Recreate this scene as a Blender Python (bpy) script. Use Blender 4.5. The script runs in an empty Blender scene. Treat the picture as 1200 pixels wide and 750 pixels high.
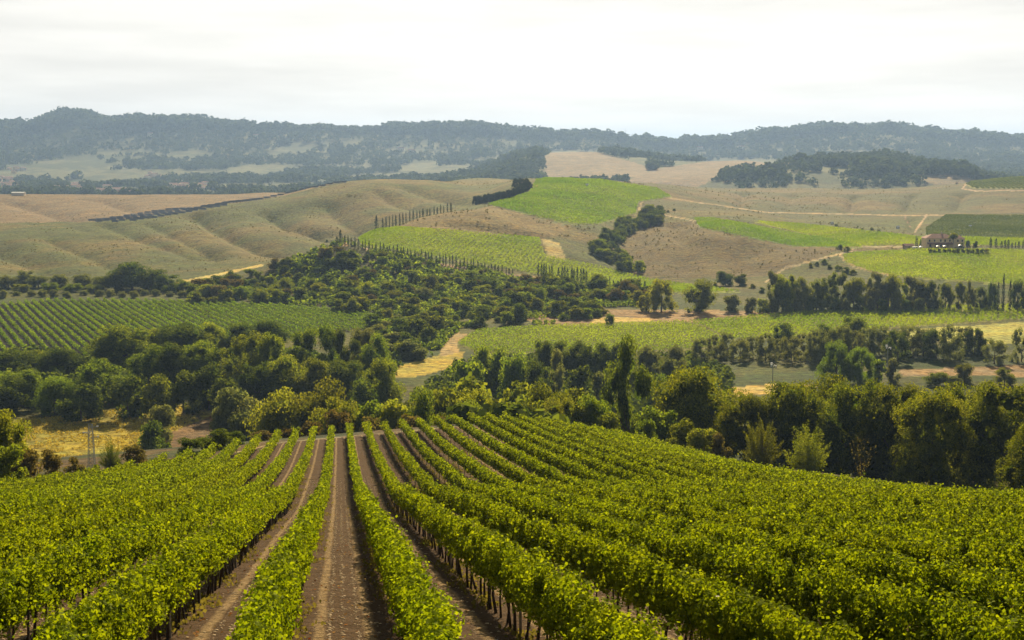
import bpy, math, random
import numpy as np

# ------------------------------------------------------------------ camera, sky, sun, exposure
rad = math.radians
sc = bpy.context.scene
C = sc.collection
F = 1667.0                      # focal length in pixels of a 1200 px wide picture
HY = 175.0                      # row of the horizon in the photograph
TH = math.atan((375.0 - HY) / F)
CT, ST = math.cos(TH), math.sin(TH)
ZC = 90.0                       # height of the camera in world units
SUN_AZ, SUN_EL = rad(7), rad(29)

cd = bpy.data.cameras.new('camera'); cam = bpy.data.objects.new('camera', cd); C.objects.link(cam)
cam.location = (0, 0, ZC); cam.rotation_euler = (rad(90) - TH, 0, 0)
cd.sensor_width = 36.0; cd.lens = 36.0 * F / 1200.0; cd.clip_start = 0.5; cd.clip_end = 60000
sc.camera = cam

w = bpy.data.worlds.new('World'); sc.world = w; w.use_nodes = True
wt = w.node_tree; wt.nodes.clear()
def nd(t, kind, **kw):
    n = t.nodes.new(kind)
    for k, v in kw.items(): setattr(n, k, v)
    return n
wo = nd(wt, 'ShaderNodeOutputWorld'); bg = nd(wt, 'ShaderNodeBackground'); bg.inputs[1].default_value = 0.045
sky = nd(wt, 'ShaderNodeTexSky', sky_type='NISHITA'); sky.sun_disc = False
sky.sun_elevation = SUN_EL; sky.sun_rotation = SUN_AZ
sky.altitude = 200; sky.air_density = 1.2; sky.dust_density = 2.0; sky.ozone_density = 1.0
tc = nd(wt, 'ShaderNodeTexCoord'); sx = nd(wt, 'ShaderNodeSeparateXYZ'); wt.links.new(tc.outputs['Generated'], sx.inputs[0])
mp = nd(wt, 'ShaderNodeMapping'); mp.inputs['Scale'].default_value = (1.0, 1.0, 9.0); mp.inputs['Rotation'].default_value = (0, rad(5), 0)
wt.links.new(tc.outputs['Generated'], mp.inputs[0])
nz = nd(wt, 'ShaderNodeTexNoise'); nz.inputs['Scale'].default_value = 4.5; nz.inputs['Detail'].default_value = 7; nz.inputs['Roughness'].default_value = .55
wt.links.new(mp.outputs[0], nz.inputs['Vector'])
cr = nd(wt, 'ShaderNodeValToRGB'); wt.links.new(nz.outputs[0], cr.inputs[0])
cr.color_ramp.elements[0].position = .38; cr.color_ramp.elements[0].color = (10.9, 10.7, 10.1, 1)
cr.color_ramp.elements[1].position = .60; cr.color_ramp.elements[1].color = (12.9, 12.6, 11.8, 1)
# veil of thin cloud: thick low over the hills, thin overhead
mr = nd(wt, 'ShaderNodeMapRange'); wt.links.new(sx.outputs[2], mr.inputs[0])
mr.inputs[1].default_value = 0.11; mr.inputs[2].default_value = 0.26; mr.inputs[3].default_value = 0.94; mr.inputs[4].default_value = 0.0
mx = nd(wt, 'ShaderNodeMix', data_type='RGBA'); sd_ = nd(wt, 'ShaderNodeMapRange'); wt.links.new(sx.outputs[1], sd_.inputs[0]); sd_.inputs[1].default_value = -.1; sd_.inputs[2].default_value = .85; sd_.inputs[3].default_value = .12; sd_.inputs[4].default_value = 1
mu = nd(wt, 'ShaderNodeMath', operation='MULTIPLY'); wt.links.new(mr.outputs[0], mu.inputs[0]); wt.links.new(sd_.outputs[0], mu.inputs[1]); wt.links.new(mu.outputs[0], mx.inputs[0])
hsv = nd(wt, 'ShaderNodeHueSaturation'); hsv.inputs['Saturation'].default_value = .40; wt.links.new(sky.outputs[0], hsv.inputs['Color'])
wrm = nd(wt, 'ShaderNodeMix', data_type='RGBA', blend_type='MULTIPLY'); wrm.inputs[0].default_value = 1; wt.links.new(hsv.outputs[0], wrm.inputs[6]); wrm.inputs[7].default_value = (1.0, .95, .84, 1)
wt.links.new(wrm.outputs[2], mx.inputs[6]); wt.links.new(cr.outputs[0], mx.inputs[7])
wt.links.new(mx.outputs[2], bg.inputs[0]); wt.links.new(bg.outputs[0], wo.inputs[0])

sd = bpy.data.lights.new('sun', 'SUN'); sd.energy = 5.0; sd.angle = rad(0.6); sd.color = (1.0, 0.81, 0.50)
sun = bpy.data.objects.new('sun', sd); C.objects.link(sun); sun.location = (0, 0, 300)
sun.rotation_euler = (math.pi / 2 - SUN_EL, 0, math.pi - SUN_AZ)     # light comes from behind the hills, a little right

sc.view_settings.view_transform = 'Standard'; sc.view_settings.look = 'None'
sc.view_settings.gamma = 1; sc.view_settings.exposure = 0.88; sc.view_settings.use_curve_mapping = False
sc.render.engine = 'CYCLES'
sc.cycles.max_bounces = 6; sc.cycles.diffuse_bounces = 3; sc.cycles.glossy_bounces = 2; sc.cycles.transmission_bounces = 3
sc.cycles.volume_bounces = 0; sc.cycles.transparent_max_bounces = 8

# ------------------------------------------------------------------ numbers
R = np.random.default_rng(7); random.seed(7)
def sstep(a, b, x):
    t = np.clip((np.asarray(x, float) - a) / (b - a), 0, 1); return t * t * (3 - 2 * t)
def ztan(py):                      # slope of the sight line through row py, downwards positive
    v = (np.asarray(py, float) - 375.0) / F
    return (ST + v * CT) / (CT - v * ST)
def project(X, Y, Z):
    d = Y * CT - (Z - ZC) * ST
    u = Y * ST + (Z - ZC) * CT
    d = np.maximum(d, 0.5)
    return 600 + F * X / d, 375 - F * u / d

_tab = R.random((256, 256))
def vnoise(x, y):
    x = np.asarray(x, float); y = np.asarray(y, float)
    xi = np.floor(x).astype(int); yi = np.floor(y).astype(int); fx = x - xi; fy = y - yi
    fx = fx * fx * (3 - 2 * fx); fy = fy * fy * (3 - 2 * fy)
    a = _tab[xi % 256, yi % 256]; b = _tab[(xi + 1) % 256, yi % 256]; c = _tab[xi % 256, (yi + 1) % 256]; d = _tab[(xi + 1) % 256, (yi + 1) % 256]
    return (a * (1 - fx) + b * fx) * (1 - fy) + (c * (1 - fx) + d * fx) * fy
def fbm(x, y, o=4):
    s = 0; a = .5; x = np.asarray(x, float); y = np.asarray(y, float)
    for i in range(o): s = s + a * vnoise(x * 2 ** i + 17 * i, y * 2 ** i + 31 * i); a *= .5
    return s / (1 - .5 ** o)

# ------------------------------------------------------------------ relief
COL = [-250, 0, 130, 260, 330, 400, 450, 500, 560, 620, 700, 740, 780, 860, 940, 1020, 1100, 1200, 1450]
def flat(D, z=-76.0): return [HY + (-z) * F / D / (1 - 0.0) for _ in COL]
VAL = {}
def zrow(D, z): VAL[D] = np.full(len(COL), z, float)
def prow(D, p): VAL[D] = -D * ztan(np.array(p, float))
zrow(150, -76); zrow(400, -76); zrow(600, -76); zrow(680, -76)
prow(760, [342,342,342,342,338,322,328,332,335,338,341,341,342,341,338,332,329,331,331])
prow(820, [330,329,327,324,306,284,293,303,313,321,330,334,335,331,325,317,313,315,315])
prow(900, [322,316,315,313,306,288,268,272,279,286,303,314,309,305,300,296,290,292,292])
prow(1000,[306,298,297,295,300,300,275,254,246,258,272,290,279,266,283,278,276,278,278])
prow(1100,[292,283,280,276,280,286,276,262,246,238,250,264,262,256,268,266,266,266,266])
prow(1200,[280,272,268,262,262,264,258,250,240,226,232,244,246,248,258,258,256,254,254])
prow(1300,[272,262,258,250,248,244,238,236,230,215,216,226,234,242,252,251,250,249,249])
prow(1400,[274,266,262,240,232,222,216,218,222,209.5,210,215,221,236,243,243,243,241,241])
prow(1500,[272,266,262,243,229,213,210,211,217,212,212,214,217,230,235,235,235,231,230])
prow(1620,[262,256,252,250,232,217,214,213,213,214,216,217,218,225,227,228,225,219,218])
prow(1800,[246,242,240,238,230,222,219,216,209,212,220,219,218,221,221,222,217,208,205])
prow(2000,[232,228,228,228,226,226,224,222,212,218,226,226,224,224,224,225,222,212,208])
prow(2300,[240,240,240,240,238,238,236,235,230,230,234,233,232,230,228,228,228,226,226])
prow(2600,[233,233,233,233,231,231,229,226,224,220,215,211,208,205,200,198,198,222,222])
prow(2900,[228,228,227,226,226,225,223,220,216,212,204,201,199,195,188,186,198,218,218])
prow(3200,[224,224,223,222,222,220,218,214,208,196,192,191,190,188,196,200,205,214,214])
prow(3700,[214,214,214,213,212,211,210,208,200,182,178,180,184,190,200,204,202,206,206])
prow(4300,[202,200,200,198,198,198,197,196,192,190,190,192,194,196,192,188,192,196,196])
prow(4900,[180,178,175,176,178,178,176,176,174,176,180,182,184,186,176,170,176,182,182])
prow(5500,[152,150,143,144,151,153,153,150,151,157,161,166,171,163,153,151,159,165,165])
prow(6200,[166,164,160,160,166,168,168,165,166,172,175,178,180,176,166,165,172,176,176])
prow(7500,[180]*19); prow(20000,[177]*19)
DK = np.array(sorted(VAL)); TBL = np.array([VAL[d] for d in DK])

def pchip(x, y, xs):               # monotone cubic along axis 0
    x = np.asarray(x, float); h = np.diff(x)[:, None]; y = y.reshape(len(x), -1); d = np.diff(y, axis=0) / h
    m = np.zeros_like(y)
    same = d[:-1] * d[1:] > 0
    w1 = 2 * h[1:] + h[:-1]; w2 = h[1:] + 2 * h[:-1]
    with np.errstate(divide='ignore', invalid='ignore'):
        hm = (w1 + w2) / (w1 / d[:-1] + w2 / d[1:])
    m[1:-1] = np.where(same, hm, 0); m[0] = d[0]; m[-1] = d[-1]
    i = np.clip(np.searchsorted(x, xs) - 1, 0, len(x) - 2); t = ((np.clip(xs, x[0], x[-1]) - x[i]) / h[i, 0])[:, None]
    H = h[i]
    return y[i] * (1 + 2 * t) * (1 - t) ** 2 + m[i] * H * t * (1 - t) ** 2 + y[i + 1] * t * t * (3 - 2 * t) + m[i + 1] * H * t * t * (t - 1)
LG = np.linspace(math.log(150), math.log(20000), 900); PG = np.linspace(-250, 1450, 851)
# across the picture the slopes are interpolated as sight-line slopes so that skylines stay where they are
SL = TBL / DK[:, None]
G1 = pchip(np.array(COL), SL.T, PG).T
G2 = pchip(np.log(DK), G1 * DK[:, None], LG)

SKY = np.array([(-250,150),(0,146),(30,147),(48,143),(60,136),(78,130),(92,130),(105,134),(120,139),(150,141),(175,139),(200,138),(250,139),(275,143),(300,147),(350,148),(400,150),(430,152),(450,151),(490,147),(520,146),(560,147),(600,152),(640,155),(700,158),(740,163),(780,168),(820,165),(860,160),(900,153),(940,150),(980,147),(1020,148),(1050,149),(1100,156),(1150,160),(1200,162),(1450,165)], float)
def bilin(px, ld):
    a = np.clip((ld - LG[0]) / (LG[-1] - LG[0]) * 899, 0, 898.999); b = np.clip((px + 250) / 1700 * 850, 0, 849.999)
    i = a.astype(int); j = b.astype(int); fa = a - i; fb = b - j
    return (G2[i, j] * (1 - fb) + G2[i, j + 1] * fb) * (1 - fa) + (G2[i + 1, j] * (1 - fb) + G2[i + 1, j + 1] * fb) * fa

SIDE = -0.123
def xoff(X, Y): return X - SIDE * Y
PROFX = [-400, -60, 0, 18.7, 23.3, 29, 46, 97, 150, 200, 260, 900]
PROFZ = [30, 4, -2.6, -6.2, -7.15, -8.3, -12.1, -22.7, -30.6, -37.4, -47.5, -150]
def near_z(X, Y):
    q = xoff(X, Y); z = np.interp(Y, PROFX, PROFZ); z = (z + np.interp(Y - 5, PROFX, PROFZ) + np.interp(Y + 5, PROFX, PROFZ)) / 3
    q = np.clip(q, -160, 260)
    side = np.where(q < 18, .085 * np.clip(18 - q, 0, None), .005 * np.clip(q - 18, 0, 30) ** 2 + .12 * np.clip(q - 48, 0, None))
    return z - side * sstep(55, 175, Y) - 1.95
GUL = []   # gullies: (points in the picture, depth range, depth, half width)
def height(X, Y):
    X = np.asarray(X, float); Y = np.asarray(Y, float)
    Ys = np.maximum(Y, 150.)
    px = 600 + F * X / Ys
    zf = bilin(px, np.log(Ys))
    # finer skyline of the last ridge
    k = np.exp(-((np.log(Ys) - math.log(5500)) / .07) ** 2)
    want = -Ys * ztan(np.interp(px, SKY[:, 0], SKY[:, 1]) + 4.0)
    zf = zf * (1 - k) + (want * k)
    n = fbm(X / 90 + 5, Y / 90) - .5; n2 = fbm(X / 22, Y / 30 + 9) - .5
    n3 = np.abs(fbm(X / 140 + 3, Y / 260 + 40, 3) - .5)
    zf = zf + sstep(690, 900, Y) * (n * 4.0 + n2 * 1.5 - np.clip(.06 - n3 * 1.2, 0, 1) * 25 * sstep(860, 1000, Y) * (1 - sstep(1350, 1500, Y))) * (1 - .6 * sstep(1200, 1500, Y) * (1 - sstep(1900, 2300, Y)))
    zf = zf + sstep(2400, 3600, Y) * (fbm(X / 420, Y / 420) - .5) * 30 * (1 - k)
    zf = zf + (1 - sstep(600, 800, Y)) * (n * 1.2)
    if GUL: zf = zf + gully_cut(X, Y)
    zn = near_z(X, Y)
    w_ = sstep(215, 320, Y)
    return ZC + zn * (1 - w_) + zf * w_
def gully(pts, lo, hi, dep, wid):
    w_ = [at(px, py, lo, hi)[:2] for px, py in pts]; GUL.append((w_, dep, wid))
def gully_cut(X, Y):
    z = np.zeros(X.shape)
    for w_, dep, wid in GUL:
        m = np.full(X.shape, 1e9)
        for (ax, ay), (bx, by) in zip(w_[:-1], w_[1:]):
            dx, dy = bx - ax, by - ay; L2 = dx * dx + dy * dy + 1e-6; t = np.clip(((X - ax) * dx + (Y - ay) * dy) / L2, 0, 1)
            m = np.minimum(m, np.hypot(X - ax - t * dx, Y - ay - t * dy))
        m = m * (.75 + .5 * vnoise(X / 18, Y / 18)); z = z - .95 * dep * np.exp(-(m / (wid * .75)) ** 1.2)
    return z
def ground(X, Y): return float(height(np.array([X]), np.array([Y]))[0])
def at(px, py, lo=300, hi=2600):   # first ground point met by the sight line through a pixel of the photograph
    Y = np.exp(np.linspace(math.log(lo), math.log(hi), 1400))
    v = (py - 375.) / F; t = (ST + v * CT) / (CT - v * ST)
    dpt = Y * CT + Y * t * ST
    X = (px - 600.) / F * dpt
    Z = ZC - Y * t
    g = height(X, Y); hit = np.nonzero(g >= Z)[0]
    i = hit[0] if len(hit) else int(np.argmin(Z - g))
    return float(X[i]), float(Y[i]), float(g[i])
def on(px, D):
    z = ground((px - 600.) / F * D, D); dpt = D * CT - (z - ZC) * ST
    X = (px - 600.) / F * dpt
    return X, D, ground(X, D)

_g = [([(228,250),(265,271),(303,289),(329,297)], 900, 1400, 9, 17), ([(318,250),(340,262),(370,273),(390,279)], 900, 1400, 9, 16), ([(127,263),(167,279),(228,300)], 900, 1400, 5, 15), ([(385,240),(400,256),(420,268)], 900, 1500, 7, 20),
 ([(175,262),(215,280),(262,302)], 900, 1400, 4, 10), ([(60,280),(110,300),(150,318)], 880, 1400, 4, 12), ([(-20,285),(25,302),(60,318)], 880, 1400, 6, 22), ([(478,218),(520,232),(560,236)], 1100, 1600, 6, 20), ([(440,222),(470,240),(500,246)], 1100, 1600, 5, 15),
 ([(872,224),(866,242)], 1250, 1600, 5, 9), ([(1002,224),(995,247)], 1250, 1600, 6, 9), ([(1070,226),(1060,247)], 1250, 1600, 5, 8), ([(1128,228),(1118,246)], 1250, 1600, 5, 9), ([(930,226),(920,244)], 1250, 1600, 4, 12), ([(1066,256),(1072,270)], 930, 1300, 4, 6),
 ([(790,262),(800,290),(796,316)], 800, 1100, 3, 12), ([(850,268),(870,290),(866,315)], 800, 1100, 3, 12), ([(20,238),(60,250),(80,258)], 1450, 2000, 6, 25), ([(120,234),(150,244),(170,250)], 1450, 2000, 6, 22), ([(520,262),(570,268),(630,276)], 880, 1100, 2.5, 10)]
_cut = []
for a_ in _g: gully(*a_); _cut.append(GUL.pop())
GUL = _cut
# ------------------------------------------------------------------ helpers for objects and materials
def put(name, mesh, parent=None, mat=None):
    o = bpy.data.objects.new(name, mesh); C.objects.link(o)
    if parent is not None: o.parent = parent
    if mat is not None and mesh is not None and not len(mesh.materials): mesh.materials.append(mat)
    return o
def tag(o, label=None, cat=None, group=None, kind=None):
    for k, v in (('label', label), ('category', cat), ('group', group), ('kind', kind)):
        if v: o[k] = v
    return o
def thing(name, loc, rz=0, label=None, cat=None, group=None):
    o = bpy.data.objects.new(name, None); C.objects.link(o); o.location = loc; o.rotation_euler = (0, 0, rz); o.empty_display_size = .1
    return tag(o, label, cat, group)
def mesh_np(name, V, Fc, nper, cols=None, smooth=False):
    me = bpy.data.meshes.new(name); n = len(Fc)
    me.vertices.add(len(V)); me.vertices.foreach_set('co', np.ascontiguousarray(V, np.float32).ravel())
    me.loops.add(n * nper); me.loops.foreach_set('vertex_index', np.ascontiguousarray(Fc, np.int32).ravel())
    me.polygons.add(n); me.polygons.foreach_set('loop_start', np.arange(n, dtype=np.int32) * nper)
    try: me.polygons.foreach_set('loop_total', np.full(n, nper, np.int32))
    except Exception: pass
    me.update(calc_edges=True)
    if cols is not None:
        a = me.attributes.new('tint', 'FLOAT_COLOR', 'POINT')
        a.data.foreach_set('color', np.ascontiguousarray(cols, np.float32).ravel())
    if smooth: me.polygons.foreach_set('use_smooth', np.ones(n, bool))
    me.validate(); return me
class MB:
    def __init__(s): s.v = []; s.f = []
    def face(s, pts):
        i = len(s.v); s.v += [tuple(p) for p in pts]; s.f.append(tuple(range(i, i + len(pts))))
    def box(s, x0, x1, y0, y1, z0, z1):
        i = len(s.v); s.v += [(x0,y0,z0),(x1,y0,z0),(x1,y1,z0),(x0,y1,z0),(x0,y0,z1),(x1,y0,z1),(x1,y1,z1),(x0,y1,z1)]
        s.f += [tuple(i + k for k in q) for q in ((0,3,2,1),(4,5,6,7),(0,1,5,4),(1,2,6,5),(2,3,7,6),(3,0,4,7))]
    def tube(s, a, b, r0, r1=None, n=7, cap=True):
        r1 = r0 if r1 is None else r1
        a = np.array(a, float); b = np.array(b, float); d = b - a; d /= max(np.linalg.norm(d), 1e-9)
        u = np.cross(d, (0, 0, 1)) if abs(d[2]) < .95 else np.cross(d, (1, 0, 0)); u /= np.linalg.norm(u); w2 = np.cross(d, u)
        i = len(s.v)
        for p, r in ((a, r0), (b, r1)):
            for k in range(n):
                t = 2 * math.pi * k / n; s.v.append(tuple(p + r * (math.cos(t) * u + math.sin(t) * w2)))
        for k in range(n): s.f.append((i + k, i + (k + 1) % n, i + n + (k + 1) % n, i + n + k))
        if cap: s.f.append(tuple(i + n + k for k in range(n))); s.f.append(tuple(i + n - 1 - k for k in range(n)))
    def cone(s, c, r, h, n=10):
        i = len(s.v)
        for k in range(n): t = 2 * math.pi * k / n; s.v.append((c[0] + r * math.cos(t), c[1] + r * math.sin(t), c[2]))
        s.v.append((c[0], c[1], c[2] + h))
        for k in range(n): s.f.append((i + k, i + (k + 1) % n, i + n))
        s.f.append(tuple(i + n - 1 - k for k in range(n)))
    def mesh(s, name, mat=None):
        me = bpy.data.meshes.new(name); me.from_pydata(s.v, [], s.f); me.update()
        if mat: me.materials.append(mat)
        return me
    def build(s, name, mat, parent=None): return put(name, s.mesh(name, mat), parent)

def mat_basic(name, col, rough=.8, var=.15, scale=1.5, metal=0):
    m = bpy.data.materials.new(name); m.use_nodes = True; t = m.node_tree; p = t.nodes['Principled BSDF']
    p.inputs['Roughness'].default_value = rough; p.inputs['Metallic'].default_value = metal; p.inputs['Specular IOR Level'].default_value = .3
    g = nd(t, 'ShaderNodeTexCoord'); n = nd(t, 'ShaderNodeTexNoise'); n.inputs['Scale'].default_value = scale; n.inputs['Detail'].default_value = 6
    t.links.new(g.outputs['Object'], n.inputs['Vector'])
    r = nd(t, 'ShaderNodeValToRGB'); t.links.new(n.outputs[0], r.inputs[0])
    r.color_ramp.elements[0].position = .3; r.color_ramp.elements[1].position = .7
    r.color_ramp.elements[0].color = tuple(c * (1 - var) for c in col) + (1,); r.color_ramp.elements[1].color = tuple(min(1, c * (1 + var)) for c in col) + (1,)
    t.links.new(r.outputs[0], p.inputs['Base Color']); return m

def mat_leaf(name, dark, light, trans, tmix=.5, gloss=.06, objvar=.25):
    """leaves: colour varies from leaf to leaf (tint) and from plant to plant; light also passes through"""
    m = bpy.data.materials.new(name); m.use_nodes = True; t = m.node_tree; t.nodes.clear()
    out = nd(t, 'ShaderNodeOutputMaterial'); at_ = nd(t, 'ShaderNodeAttribute', attribute_name='tint')
    sp = nd(t, 'ShaderNodeSeparateColor'); t.links.new(at_.outputs['Color'], sp.inputs[0])
    oi = nd(t, 'ShaderNodeObjectInfo')
    a = nd(t, 'ShaderNodeMix', data_type='RGBA'); a.inputs[6].default_value = dark + (1,); a.inputs[7].default_value = light + (1,)
    t.links.new(sp.outputs[0], a.inputs[0])
    ov = nd(t, 'ShaderNodeMapRange'); t.links.new(oi.outputs['Random'], ov.inputs[0]); ov.inputs[3].default_value = 1 - objvar; ov.inputs[4].default_value = 1 + objvar
    hs = nd(t, 'ShaderNodeHueSaturation'); t.links.new(a.outputs[2], hs.inputs['Color']); t.links.new(ov.outputs[0], hs.inputs['Value'])
    hv = nd(t, 'ShaderNodeMath', operation='MULTIPLY_ADD'); t.links.new(oi.outputs['Random'], hv.inputs[0]); hv.inputs[1].default_value = 5.37; hv.inputs[2].default_value = 0
    fr = nd(t, 'ShaderNodeMath', operation='FRACT'); t.links.new(hv.outputs[0], fr.inputs[0])
    hm = nd(t, 'ShaderNodeMapRange'); t.links.new(fr.outputs[0], hm.inputs[0]); hm.inputs[3].default_value = .5 - .03 * objvar * 2; hm.inputs[4].default_value = .5 + .02 * objvar * 2
    t.links.new(hm.outputs[0], hs.inputs['Hue'])
    df = nd(t, 'ShaderNodeBsdfDiffuse'); t.links.new(hs.outputs[0], df.inputs[0])
    tr = nd(t, 'ShaderNodeBsdfTranslucent'); ml = nd(t, 'ShaderNodeMix', data_type='RGBA', blend_type='MULTIPLY'); ml.inputs[0].default_value = 1
    t.links.new(hs.outputs[0], ml.inputs[6]); ml.inputs[7].default_value = trans + (1,)
    t.links.new(ml.outputs[2], tr.inputs[0])
    ms = nd(t, 'ShaderNodeMixShader'); ms.inputs[0].default_value = tmix; t.links.new(df.outputs[0], ms.inputs[1]); t.links.new(tr.outputs[0], ms.inputs[2])
    gl = nd(t, 'ShaderNodeBsdfGlossy'); gl.inputs['Roughness'].default_value = .6; gl.inputs[0].default_value = (.35, .38, .15, 1)
    mg = nd(t, 'ShaderNodeMixShader'); mg.inputs[0].default_value = gloss; t.links.new(ms.outputs[0], mg.inputs[1]); t.links.new(gl.outputs[0], mg.inputs[2])
    t.links.new(mg.outputs[0], out.inputs[0]); return m

T3 = (3.3, 2.9, .9)
M = {}
M['vine'] = mat_leaf('vine_leaf', (.040, .076, .004), (.168, .218, .009), (3.5, 2.95, .55), .48, .03, .06)
M['round'] = mat_leaf('broad_leaf', (.038, .070, .009), (.135, .175, .018), T3, .48, .03, .30)
M['olive'] = mat_leaf('olive_leaf', (.062, .080, .026), (.150, .170, .060), (2.6, 2.4, 1.2), .42, .04, .22)
M['pine'] = mat_leaf('pine_needles', (.032, .058, .006), (.145, .175, .014), (3.0, 2.6, .8), .42, .02, .18)
M['cypress'] = mat_leaf('cypress_foliage', (.014, .026, .010), (.035, .052, .016), (1.8, 1.8, 1.0), .2, .02, .2)
M['bush'] = mat_leaf('bush_leaf', (.052, .078, .010), (.135, .160, .018), T3, .45, .03, .32)
M['dry'] = mat_leaf('dry_leaf', (.070, .064, .018), (.150, .128, .030), (2.0, 1.8, 1.1), .45, .03, .25)
M['bright'] = mat_leaf('bright_leaf', (.055, .095, .012), (.125, .175, .020), (2.9, 2.7, .9), .5, .03, .15)
M['dark'] = mat_leaf('dark_leaf', (.028, .054, .009), (.100, .135, .018), (2.8, 2.5, .9), .40, .02, .2)
M['bark'] = mat_basic('bark', (.09, .065, .045), .95, .35, 6)
M['vinebark'] = mat_basic('vine_bark', (.055, .038, .026), .95, .35, 20)
M['post'] = mat_basic('weathered_post', (.22, .19, .16), .7, .3, 8)
M['steel'] = mat_basic('galvanised_steel', (.34, .36, .36), .45, .15, 4, .3)
M['insul'] = mat_basic('white_porcelain', (.85, .85, .82), .25, .04, 4)
M['cap'] = mat_basic('dark_cap', (.03, .03, .035), .5, .2, 4)
M['plaster'] = mat_basic('ochre_plaster', (.85, .66, .40), .9, .12, .6)
M['plaster2'] = mat_basic('pale_plaster', (.62, .56, .46), .9, .14, .1)
M['rooftile'] = mat_basic('clay_tiles', (.23, .11, .075), .9, .3, 1.2)
M['rooftile2'] = mat_basic('old_clay_tiles', (.33, .19, .14), .9, .25, .3)
M['shutter'] = mat_basic('dark_shutter', (.06, .035, .025), .7, .2, 3)
M['glass'] = mat_basic('dark_glass', (.03, .035, .04), .2, .1, 3)
M['white'] = mat_basic('white_paint', (.80, .80, .78), .4, .04, 2)
M['stone'] = mat_basic('stone_wall', (.36, .29, .21), .95, .3, 1.6)
M['panel'] = mat_basic('solar_panel_glass', (.20, .22, .24), .8, .6, .12)  # wide tone variation paints glints into the panel colour
M['pebble'] = mat_basic('limestone_pebbles', (.50, .38, .24), .9, .3, 3)

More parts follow.
